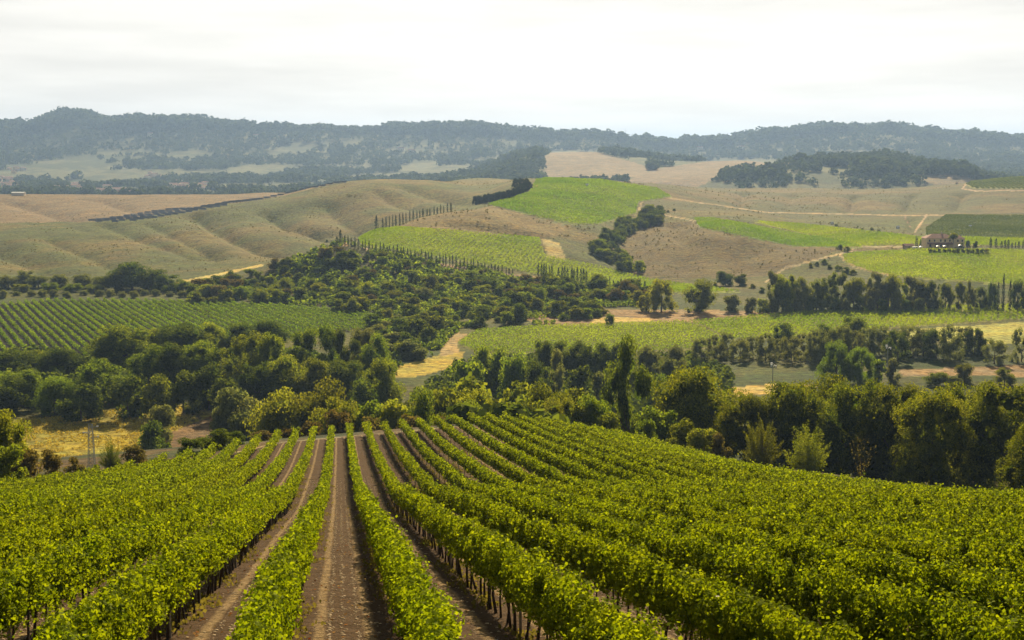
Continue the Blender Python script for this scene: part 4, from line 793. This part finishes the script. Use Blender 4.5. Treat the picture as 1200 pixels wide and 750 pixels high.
for i, (px, py, wd) in enumerate(lst): tree_px(px, py - wd * .6, wd, (740, 930), 'bush', 'dark' if i % 2 else 'bush', 'bush', f'{ordw(i + 1)} low bush from the left along the dirt road below the farmhouse', 'bush', 'bushes along the dirt road below the farmhouse', base=py)

# wooded gully of the central hill
lst = []
for i in range(84):
    t = random.random(); px = np.interp(t, [0, .35, .6, 1], [770, 735, 700, 745]) + random.uniform(-14, 14); py = np.interp(t, [0, .35, .6, 1], [252, 272, 290, 318]) + random.uniform(-4, 4)
    wd = random.uniform(12, 20); lst.append((px, py, wd))
lst.sort()
for i, (px, py, wd) in enumerate(lst): tree_px(px, py - wd * random.uniform(.6, .8), wd, (800, 1180), 'round' if i % 3 else 'bush', 'dark' if i % 4 else 'round', 'broadleaf_tree', f'{ordw(i + 1)} dark tree from the left in the wooded gully of the central hill', 'tree', 'trees in the wooded gully', base=py)
# dark evergreen hedge on the hilltop
lst = [(px, py) for px, py in zip(np.linspace(557, 620, 20), np.interp(np.linspace(557, 620, 20), [557, 600, 620], [240, 232, 222]))] + [(604, 219), (611, 218), (617, 219)]
for i, (px, py) in enumerate(sorted(lst)): tree_px(px, py - 10.5, 9.5, (950, 1420), 'grove', 'cypress', 'evergreen_tree', f'{ordw(i + 1)} dark evergreen from the left in the dense hedge beside the upper vineyard', 'tree', 'dense evergreen hedge beside the upper vineyard', base=py)
# cypress avenues
def avenue(pts, hs, wd, D, label, group):
    for i, (px, py) in enumerate(pts): tree_px(px + random.uniform(-.8, .8), py - hs[i], wd * random.uniform(.8, 1.45), D, 'cypress', 'cypress', 'cypress_tree', label.format(ordw(i + 1)), 'cypress', group, base=py)
xs = np.arange(404, 603, 4.1); ys_ = np.interp(xs, [404, 430, 500, 600], [288, 293.5, 308, 322.5])
avenue(list(zip(xs, ys_)), [random.uniform(9, 15) * (.75 if x > 560 else 1) for x in xs], 2.9, (770, 860), '{} small cypress from the left in the avenue below the bright vineyard', 'long cypress avenue below the bright vineyard')
xs = np.concatenate([np.arange(631, 648, 3.1), np.arange(655, 688, 3.6), np.arange(696, 757, 4.6)]); ys_ = np.interp(xs, [631, 700, 757], [325, 334, 341])
avenue(list(zip(xs, ys_)), [random.uniform(15, 18) if x < 690 else random.uniform(7, 13) for x in xs], 3.8, (770, 860), '{} taller cypress from the left in the right hand avenue by the vineyard tip', 'right hand cypress avenue')
xs = np.arange(448, 530, 4.0); ys_ = np.interp(xs, [448, 480, 530], [262, 256, 245.5])
avenue(list(zip(xs, ys_)), [random.uniform(6.5, 9.5) for x in xs], 2.8, (860, 1100), '{} cypress from the left along the ridge track behind the brown shoulder', 'cypresses along the ridge track')
for px, py, h, lab in [(441,266,14,'broad dark cypress at the lower left end of the ridge track'),(399,287,18,'broad dark cypress at the very left end of the long avenue'),(395,287,10,'small cypress left of the broad one at the avenue end')]:
    tree_px(px, py - h, 6, (800, 1000), 'cypress', 'cypress', 'cypress_tree', lab, 'cypress', base=py)
for i, (px, top) in enumerate([(1160,331),(1169,330),(1175,321),(1183,328)]): tree_px(px, top, 6, 664, 'cypress', 'cypress', 'cypress_tree', f'{ordw(i + 1)} spiky cypress from the left at the right end of the lower tree line', 'cypress', 'cypresses at the right end of the lower tree line')
avenue([(1160,290),(1167,290)] + [(x, 291) for x in np.arange(1173, 1206, 4.2)], [12, 11] + [random.uniform(7, 11) for _ in range(8)], 3.6, (840, 960), '{} cypress from the left in the row right of the farmhouse', 'cypress row right of the farmhouse')
avenue([(1073,289),(1075.5,289),(1079,289),(1082,289)], [13, 11, 9, 8], 3, (840, 960), '{} cypress from the left beside the farmhouse gable', 'cypresses at the left gable of the farmhouse')
for px, py, top, wd, lab in [(1134,290,281,7,'round garden tree at the right front of the farmhouse'),(1143,291,282,7,'second round garden tree right of the farmhouse'),(1126,291,284,6,'small dark garden tree in front of the farmhouse wing')]:
    tree_px(px, top, wd, (840, 960), 'round', 'dark', 'garden_tree', lab, 'tree', base=py)
tree_px(1117, 271.5, 14, 908, 'umbrella', 'pine', 'umbrella_pine', 'flat umbrella pine showing above the farmhouse roof', 'tree')
for i, px in enumerate(np.arange(1090, 1158, 5.5)): tree_px(px, 290.5 + (i % 2), 8, 872, 'bush', 'dark' if i % 2 else 'bush', 'hedge_bush', f'{ordw(i + 1)} clipped bush from the left before the farmhouse terrace', 'bush', 'bushes before the farmhouse terrace')
for i, (px, py, s) in enumerate([(370,290,4),(383,283,4),(778,249,6),(783,249,5),(790,247,5),(980,265,5),(1005,267,4),(1010,270,5),(1022,270,6),(1030,272,5)]): tree_px(px, py - s * .6, s, (840, 1250), 'bush', 'dark', 'bush', f'{ordw(i + 1)} tiny low bush from the left on the bare upper slopes', 'bush', 'scattered bushes on the upper slopes', base=py)

# ------------------------------------------------------------------ farmhouse
def gable_house(name, X, Y, Z, L, W, H, rh, rz, label, cat, group, wall, roof, hip=0, win=True, overhang=.5):
    t = thing(name, (X, Y, Z), rz, label, cat, group)
    b = MB(); b.box(-L/2, L/2, -W/2, W/2, -1.5, H)
    if not hip: b.face([(-L/2,-W/2,H),(-L/2,W/2,H),(-L/2,0,H+rh)]); b.face([(L/2,-W/2,H),(L/2,W/2,H),(L/2,0,H+rh)])
    b.build('wall', wall, t)
    o = overhang; r = MB(); l, w2, z0 = L/2 + o, W/2 + o, H - .08; k = hip
    A, B, Cc, D_ = (-l,-w2,z0), (l,-w2,z0), (l,w2,z0), (-l,w2,z0); E, G = (-l + k, 0, H + rh), (l - k, 0, H + rh)
    r.face([A, B, G, E]); r.face([Cc, D_, E, G]); r.face([D_, A, E]); r.face([B, Cc, G]); r.face([A, D_, Cc, B]); rf = r.build('roof', roof, t)
    return t, rf
hx, hy, hz = at(1108, 291, 800, 960); hy += 8; hz = ground(hx, hy)
PPM = F / (hy * 1.0)           # photo pixels per metre here
L = 34 / PPM; H = 6.0
fh, rf = gable_house('farmhouse', hx - 4/PPM, hy, hz, L, 11, H, 2.6, 0, 'two storey ochre farmhouse with a red-brown hipped roof and porch', 'farmhouse', None, M['plaster'], M['rooftile'], 6, overhang=.8)
c = MB(); c.box(1.5, 2.3, .2, 1.0, H + 1.2, H + 3.8); c.build('chimney', M['plaster2'], rf)
c = MB(); c.box(7.5, 9.6, -1.0, .6, H + .9, H + 2.9); c.build('roof_terrace', M['plaster2'], rf)
def window(parent, x, z, ww, hh, y, side=0):
    b = MB()
    if not side: b.box(x - ww/2, x + ww/2, y - .06, y + .05, z, z + hh)
    o = b.build('window', M['shutter'], parent); g = MB(); g.box(x - ww/2 + .12, x + ww/2 - .12, y - .09, y - .062, z + .1, z + hh - .1); g.build('pane', M['glass'], o)
for x in (-7.4, -4.2, -.2, 2.6, 5.6): window(fh, x, 3.7, .95, 1.5, -5.5)
for x in (-6.8, -3.2, 0.2, 4.0): window(fh, x, .2, 1.3, 2.2, -5.5)
p = MB(); p.face([(-9.2,-5.52,3.35),(7.0,-5.52,3.35),(7.2,-9.0,2.5),(-9.4,-9.0,2.5)]); p.face([(-9.2,-5.52,3.2),(-9.4,-9.0,2.36),(7.2,-9.0,2.36),(7.0,-5.52,3.2)]); p.face([(-9.4,-9.0,2.36),(-9.4,-9.0,2.5),(7.2,-9.0,2.5),(7.2,-9.0,2.36)]); p.build('porch_roof', M['rooftile'], fh)
for x in (-9.1, -6, -3, 0, 3, 6.9): b = MB(); b.box(x - .15, x + .15, -8.85, -8.55, -.8, 2.35); b.build('porch_post', M['plaster'], fh)
wg, rf2 = gable_house('farmhouse_wing', hx + 17/PPM, hy + 1.5, hz, 15.5/PPM, 9, 5.7, 2.0, 0, 'lower ochre wing joined to the right end of the farmhouse', 'house', None, M['plaster'], M['rooftile'], 3)
for x in (-2.8, 0, 2.8): window(wg, x, 3.5, .9, 1.4, -4.5)
for x in (-2.2, 1.2): window(wg, x, .3, 1.1, 2.1, -4.5)
sx_, sy_, sz_ = on(1064, hy - 3)
st, _ = gable_house('shed', sx_, sy_, ground(sx_, sy_), 5.5, 4.5, 2.6, 1.1, .1, 'small low shed with a red-brown roof left of the farmhouse', 'shed', None, M['stone'], M['rooftile'])
b = MB(); b.box(-.5, .5, -2.31, -2.2, 0, 2.0); b.build('door', M['shutter'], st)
X, Y, Z = on(1073, hy - 11); Z = ground(X, Y); v = thing('parked_van', (X, Y, Z), .12, 'white van parked on the yard left of the farmhouse', 'van')
b = MB(); b.v = [(-2.4,-.9,.35),(2.4,-.9,.35),(2.4,.9,.35),(-2.4,.9,.35),(-2.4,-.9,1.1),(2.4,-.9,1.1),(2.4,.9,1.1),(-2.4,.9,1.1),(-2.3,-.85,2.0),(1.0,-.85,2.0),(1.0,.85,2.0),(-2.3,.85,2.0),(1.75,-.9,1.15),(1.75,.9,1.15)]
b.f = [(0,1,2,3),(0,4,12,5,1),(3,2,6,13,7),(1,5,6,2),(0,3,7,4),(4,8,9,12),(7,13,10,11),(4,7,11,8),(8,11,10,9),(9,10,13,12),(12,13,6,5)]; b.build('body', M['white'], v)
b = MB(); b.box(-.2, .9, -.92, -.90, 1.2, 1.75); b.build('side_window', M['glass'], v)
for x in (-1.5, 1.5):
    for s in (-1, 1): b = MB(); b.tube((x, s * .72, .35), (x, s * .93, .35), .35, n=12); b.build('wheel', M['cap'], v)
for px, lab in [(1079, 'white parasol standing left of the farmhouse porch'), (1099, 'white parasol standing in front of the porch'), (1107, 'white parasol near the garden tree before the porch'), (1125, 'white parasol before the farmhouse wing')]:
    X, Y, Z = on(px, hy - 14); pa = thing('parasol', (X, Y, Z), 0, lab, 'parasol', 'white parasols around the farmhouse')
    b = MB(); b.cone((0, 0, 2.1), 1.3, .55, 8); b.build('canopy', M['white'], pa); b = MB(); b.tube((0, 0, -.2), (0, 0, 2.15), .04); b.build('pole', M['steel'], pa)
tw = MB(); xA = on(1088, hy - 17); xB = on(1165, hy - 15)
for k in range(14):
    x0 = xA[0] + (xB[0] - xA[0]) * k / 14; x1 = xA[0] + (xB[0] - xA[0]) * (k + 1) / 14; z = ground((x0 + x1)/2, xA[1]); tw.box(x0, x1 - .002, xA[1] - .3, xA[1] + .3, z - 1, z + .75 + .03 * (k % 2))
tag(tw.build('terrace_wall', M['stone']), 'low stone terrace wall below the farmhouse garden', 'wall')

# ------------------------------------------------------------------ poles and pylon
def pole(px, top, base, label):
    X, Y, Z = at(px, base, 380, 520); H = ZC - Y * float(ztan(top)) - Z
    t = thing('power_pole', (X, Y, Z), .3, label, 'pole', 'power poles of the valley line')
    b = MB(); b.tube((0, 0, -.5), (0, 0, H), .17, .10, 10); b.build('shaft', M['steel'], t)
    for z, a, l in ((H - .9, 0.2, 1.25), (H - .1, 1.9, .8), (H - .5, 3.6, .9)):
        b = MB(); ex, ey = math.cos(a) * l, math.sin(a) * l; b.tube((0, 0, z), (ex, ey, z + .12), .07, .06, 6); ar = b.build('crossarm', M['steel'], t)
        b = MB(); b.tube((ex, ey, z - .45), (ex, ey, z + .28), .21, .17, 8); b.tube((ex * .5, ey * .5, z), (ex * .5, ey * .5, z + .4), .16, .14, 8); b.build('insulator', M['insul'], ar)
        b = MB(); b.tube((ex, ey, z - .75), (ex, ey, z - .46), .14, .14, 8); b.build('insulator_cap', M['cap'], ar)
    return t
pole(905, 426, 464, 'grey power pole with white insulators before the willow hedge, left one')
pole(1039.5, 405, 439, 'grey power pole with white insulators right of the bright green pair')
X, Y, Z = on(108, 200); Y = 168; X, Y, Z = on(108, 168); H = ZC - Y * float(ztan(497)) - Z
t = thing('lattice_pylon', (X, Y, Z), .5, 'slim lattice steel pylon with three short arms before the yellow meadow', 'pylon')
wd_ = .42; b = MB(); lv = np.linspace(-.3, H, 15)
for cx_, cy_ in ((-1,-1),(1,-1),(1,1),(-1,1)): b.tube((cx_ * wd_, cy_ * wd_, -.3), (cx_ * wd_ * .5, cy_ * wd_ * .5, H), .035, n=5)
b.build('leg_frame', M['steel'], t); b = MB()
for i in range(14):
    q = lambda z: wd_ * (1 - .5 * max(0, z) / H)
    for (ax_, ay_), (bx_, by_) in (((-1,-1),(1,-1)),((1,-1),(1,1)),((1,1),(-1,1)),((-1,1),(-1,-1))):
        a_, c_ = q(lv[i]), q(lv[i+1]); b.tube((ax_ * a_, ay_ * a_, lv[i]), (bx_ * c_, by_ * c_, lv[i+1]), .02, n=4); b.tube((ax_ * c_, ay_ * c_, lv[i+1]), (bx_ * c_, by_ * c_, lv[i+1]), .02, n=4)
b.build('bracing', M['steel'], t)
for s, z in ((1, H - .35), (-1, H - .95), (1, H - 1.6)):
    b = MB(); b.tube((0, -.05, z), (s * .85, -.05, z), .035, n=5); b.tube((0, .05, z - .2), (s * .85, 0, z), .025, n=5); ar = b.build('crossarm', M['steel'], t)
    b = MB(); b.tube((s * .8, 0, z), (s * .8, 0, z + .05), .05, .05); b.tube((s * .70, 0, z), (s * .95, 0, z), .085, .085, 8); b.build('insulator', M['insul'], ar)

# ------------------------------------------------------------------ solar farm on the left ridge
seg = []
for r_, (off, x0, x1) in enumerate(((0, 112, 400), (3.0, 128, 300), (5.8, 146, 262), (-2.4, 95, 215))):
    xs = np.arange(x0 + 2.9 * r_, x1, 8.2)
    for px in xs: seg.append((px, np.interp(px, [95, 130, 200, 260, 330, 400], [262, 258, 247, 236.5, 226.5, 213.5]) + off * .8 + .8 + random.uniform(-.5, .5), r_))
for i, (px, py, r_) in enumerate(sorted(seg)):
    X, Y, Z = at(px, py, 1120, 1700); X2, Y2, Z2 = at(px + 8, np.interp(px + 8, [95, 130, 200, 260, 330, 400], [262, 258, 247, 236.5, 226.5, 213.5]) + (py - np.interp(px, [95, 130, 200, 260, 330, 400], [262, 258, 247, 236.5, 226.5, 213.5])), 1120, 1700)
    a = math.atan2(Y2 - Y, X2 - X); a = max(-.5, min(.5, a)); Lh = 7.4 / F * Y
    t = thing('solar_array', (X, Y, Z), a * .6, f'{ordw(i + 1)} dark grey solar panel block from the left along the ridge', 'solar panels', 'solar panel blocks along the left ridge')
    b = MB(); b.face([(0,-1.2,1.0),(Lh*1.04,-1.2,1.0),(Lh*1.04,1.0,2.7),(0,1.0,2.7)]); b.face([(0,-1.2,.9),(0,1.0,2.6),(Lh*1.04,1.0,2.6),(Lh*1.04,-1.2,.9)]); b.face([(0,-1.2,.9),(Lh*1.04,-1.2,.9),(Lh*1.04,-1.2,1.0),(0,-1.2,1.0)]); b.face([(0,1.0,2.6),(0,1.0,2.7),(Lh*1.04,1.0,2.7),(Lh*1.04,1.0,2.6)]); b.build('panel', M['panel'], t)
    b = MB()
    for x in (.6, Lh*1.04 - .6): b.tube((x, -.8, -.6), (x, -.8, 1.1), .08, n=5); b.tube((x, .7, -.6), (x, .7, 2.3), .08, n=5)
    b.build('support_frame', M['steel'], t)
X, Y, Z = at(158, 253.5, 1120, 1700); t = thing('equipment_cabin', (X, Y, Z), .2, 'small white equipment cabin among the solar panels', 'cabin'); b = MB(); b.box(-2.6, 2.6, -1.2, 1.2, -.5, 2.6); b.build('wall', M['white'], t); b = MB(); b.box(-2.8, 2.8, -1.4, 1.4, 2.61, 2.8); b.build('roof', M['plaster2'], t); b = MB(); b.box(-.5, .5, -1.23, -1.203, 0, 2.1); b.build('door', M['steel'], t)

# ------------------------------------------------------------------ town, far houses, woods and masts
rs = np.random.default_rng(21); town = []; TOWN = []
for cx_, cy_, n_, sx_, sy_ in ((8, 214, 26, 16, 7), (90, 220, 10, 8, 4), (140, 226, 20, 22, 3), (220, 219, 22, 26, 4), (60, 224, 6, 20, 3), (180, 208, 6, 25, 3), (20, 200, 6, 14, 3), (225, 222, 10, 20, 2)):
    for _ in range(n_): town.append((cx_ + rs.normal() * sx_ * .6, cy_ + rs.normal() * sy_ * .6))
town = sorted(p for p in town if 0 < p[0] < 275)
for i, (px, py) in enumerate(town):
    X, Y, Z = at(px, max(py, 199), 2350, 4500); TOWN.append((X, Y)); L_ = rs.uniform(9, 20)
    gable_house('town_house', X, Y, Z, L_, rs.uniform(8, 11), rs.uniform(5, 9), 2.2, rs.uniform(-.6, .6), f'{ordw(i + 1)} pale house with a tiled roof from the left in the distant town', 'house', 'houses of the distant town', M['plaster2'] if rs.random() < .6 else M['plaster'], M['rooftile2'], 0 if rs.random() < .7 else 3)
X, Y, Z = at(22, 229, 1700, 2200); t, _ = gable_house('pale_building', X, Y, Z, 17, 9, 4, .8, 0, 'long pale flat building on the crest of the brown left hill', 'building', None, M['plaster2'], M['white'])
for i, (px, py, lo) in enumerate(sorted([(176,157,4800),(300,159,4800),(215,142,5200),(470,173,4300),(482,176,4300),(560,179,4300),(593,151,5200),(905,154,5200),(925,154,5200),(985,150,5200),(1000,149.5,5200),(1045,150,5200),(1088,156,5200),(1103,158,5200),(1118,161,5200),(1123,162,5200),(1134,163,5200),(868,171,4800),(820,173,4800)])):
    X, Y, Z = at(px, py + 3, lo - 500, 5550); gable_house('hill_house', X, Y, Z, rs.uniform(14, 24), 10, rs.uniform(7, 12), 3, rs.uniform(-.3, .3), f'{ordw(i + 1)} tiny far house from the left on the hazy ridge and its slopes', 'house', 'houses on the hazy far ridge', M['plaster2'], M['rooftile2'])
X, Y, Z = at(906, 156, 4700, 5550); t = thing('bell_tower', (X, Y, Z), .2, 'small pointed tower on the skyline of the right hand ridge', 'tower'); b = MB(); b.box(-3.5, 3.5, -3.5, 3.5, -2, 20); b.build('wall', M['plaster2'], t); b = MB(); b.cone((0, 0, 20.01), 5.4, 9, 4); b.build('roof', M['rooftile2'], t)
def tip(px, top, D, lab):
    X, Y, Z = on(px, D); H = ZC - Y * float(ztan(top)) - Z; t = thing('radio_mast', (X, Y, Z), 0, lab, 'mast'); b = MB(); b.tube((0, 0, -2), (0, 0, H), .9, .5, 6); b.build('shaft', M['steel'], t)
    for k in (.7, .85): b = MB(); b.tube((-2.2, 0, H * k), (2.2, 0, H * k), .5, n=5); b.build('antenna', M['steel'], t)
tip(502, 139, 5480, 'thin radio mast on the skyline left of centre'); tip(733, 151, 5480, 'thin radio mast on the skyline right of centre')
for px, py, lab in [(688,218,'tiny white hut in the middle of the upper vineyard'),(975,263,'tiny white hut on the olive slope above the yellow strip'),(1137,267,'tiny white hut in the combed vineyard above the farmhouse'),(1052,268,'tiny pale hut left of the track in the bare slope'),(1121,216,'tiny white hut with reddish roof on the upper right crest')]:
    X, Y, Z = at(px, py, 900, 2050); t, _ = gable_house('field_hut', X, Y, Z, 2.0, 2.0, 1.3, .9, .3, lab, 'hut', None, M['white'], M['white'] if px != 1121 else M['rooftile'], overhang=.15)

# far woods: one mass that nobody could count
def wood(name, test, lo, hi, n, size, label, mat, seed, hgt=9):
    rs = np.random.default_rng(seed); px = rs.uniform(-30, 1230, n); D = np.exp(rs.uniform(math.log(lo), math.log(hi), n)); X = (px - 600) / F * D
    Z = height(X, D); qx, qy = project(X, D, Z); ok = test(qx, qy, X, D)
    for a_, b_ in TOWN: ok &= ~((np.abs(X - a_ * D / b_) < 14) & (D < b_ + 12) & (D > b_ - 130))
    X, D, Z = X[ok], D[ok], Z[ok]; n = len(X); k = 16
    s = size * rs.uniform(.55, 1.3, n) * (.35 + 1.3 * fbm(X / 55, D / 200)); d = rs.normal(size=(n, k, 3)); d /= np.linalg.norm(d, axis=2, keepdims=True); d[..., 2] = np.abs(d[..., 2])
    P = np.stack([X, D, Z + s * .25], 1)[:, None] + d * s[:, None, None] * np.array([.62, .62, .95]) * rs.uniform(.8, 1.1, (n, k, 1))
    tint = np.clip(np.repeat(rs.random(n), k) * .7 + rs.random(n * k) * .3, 0, 1)
    tag(put(name, leaf_mesh(name, P.reshape(-1, 3), np.repeat(s * .55, k), d.reshape(-1, 3) + rs.normal(size=(n * k, 3)) * .35, rs, M[mat], tint)), label, 'wood', kind='stuff')
M['herb'] = mat_leaf('herb_leaf', (.080, .078, .018), (.17, .15, .035), (1.8, 1.6, 1), .3, .02, 0)
M['farw'] = mat_leaf('far_wood_leaf', (.022, .038, .014), (.060, .080, .028), (1.8, 1.8, 1), .3, .02, 0)
fw = lambda X, Y, s, o: fbm(X / s + o, Y / s + o)
wood('far_wood', lambda x, y, X, D: (fw(X, D, 180, 1) > np.interp(y, [130, 165, 178, 192, 215, 235], [.10, .26, .42, .48, .46, .46]) + .10 * ((x < 285) & (y > 200)) - .06 * (x > 800)) & ~inpoly(x, y, FIELD['tan_hill'][0]) & ~inpoly(x, y, FIELD['tan_hill_right'][0]), 2500, 5750, 42000, 11, 'hazy woods and tree lines covering the farthest hills', 'farw', 5)
wood('ridge_wood', lambda x, y, X, D: (fw(X, D, 70, 4) > .30 + .3 * (fw(X, D, 300, 9) > .6)), 5150, 5600, 9000, 19, 'trees along the crest of the farthest ridge against the sky', 'farw', 6)
wood('hill_wood', lambda x, y, X, D: inpoly(x, y, [(845,212),(900,196),(930,186),(1060,184),(1090,196),(1090,215),(1060,221),(860,222)]) & (fw(X, D, 60, 7) > .45), 2350, 3100, 9000, 7.5, 'hazy wood on the rounded hill in front of the right ridge', 'farw', 7)
for i, (px, py, h) in enumerate([(938,188,7),(945,190,6),(952,192,7),(960,191,6),(975,196,5),(1047,187,5),(1054,187,5),(1060,189,5),(605,186,0)]):
    if h: tree_px(px, py - h, 9, (2400, 3150), 'round', 'farw', 'broadleaf_tree', f'{ordw(i + 1)} single tree from the left on the crest of the rounded wooded hill', 'tree', 'single trees on the rounded wooded hill', base=py)

wood('scrub', lambda x, y, X, D: (inpoly(x, y, FIELD['scrub_slope'][0]) | inpoly(x, y, [(390,352),(560,356),(700,362),(640,382),(540,384),(500,425),(430,420),(440,384),(470,376)])) & (fw(X, D, 9, 2) > .40) & (fw(X, D, 30, 5) > .36), 480, 840, 42000, 2.0, 'low scrub and bramble between the bushes of the central slope', 'round', 31)
wood('undergrowth', lambda x, y, X, D: (fw(X, D, 12, 3) > .44) & ((inpoly(x, y, [(-40,400),(230,400),(460,385),(470,430),(420,500),(265,500),(262,470),(120,478),(-40,492)])) | inpoly(x, y, [(545,420),(800,415),(860,440),(840,540),(560,520),(480,470)])), 225, 530, 26000, 2.2, 'shaded undergrowth beneath the valley woods', 'dark', 32)
def herbs(x, y, X, D):
    no = np.zeros(x.shape, bool)
    for f_ in FIELD:
        if f_ not in ('brown_shoulder', 'brown_slope', 'brown_hill_behind'): no |= inpoly(x, y, FIELD[f_][0]) & (D > FIELD[f_][1]) & (D < FIELD[f_][2])
    for P_, w_, a_, b_, c_ in PATHS: no |= nearline(x, y, P_, w_ + .4) & (D > a_) & (D < b_)
    return ~no & (fw(X, D, 7, 1) * .5 + fw(X * .4, D, 40, 6) * .5 > .553)
wood('dry_herbs', herbs, 850, 2100, 15000, .75, 'tufts of dry herbs and coarse grass dotting the bare hillsides', 'herb', 33)
# ------------------------------------------------------------------ air
b = MB(); b.box(-21000, 21000, -300, 17500, -70, 245)
hz_ = b.build('haze', None); hm = bpy.data.materials.new('haze'); hm.use_nodes = True; ht = hm.node_tree; ht.nodes.clear()
ho = nd(ht, 'ShaderNodeOutputMaterial'); pv = nd(ht, 'ShaderNodeVolumePrincipled'); pv.inputs['Color'].default_value = (.36, .55, .95, 1); pv.inputs['Density'].default_value = .000076; pv.inputs['Anisotropy'].default_value = .35
ht.links.new(pv.outputs[0], ho.inputs['Volume']); hz_.data.materials.clear(); hz_.data.materials.append(hm); tag(hz_, 'thin bluish haze filling the valley air', 'haze', kind='stuff')
print('objects', len(bpy.data.objects), 'zmin', GZ.min(), 'zmax', GZ.max())
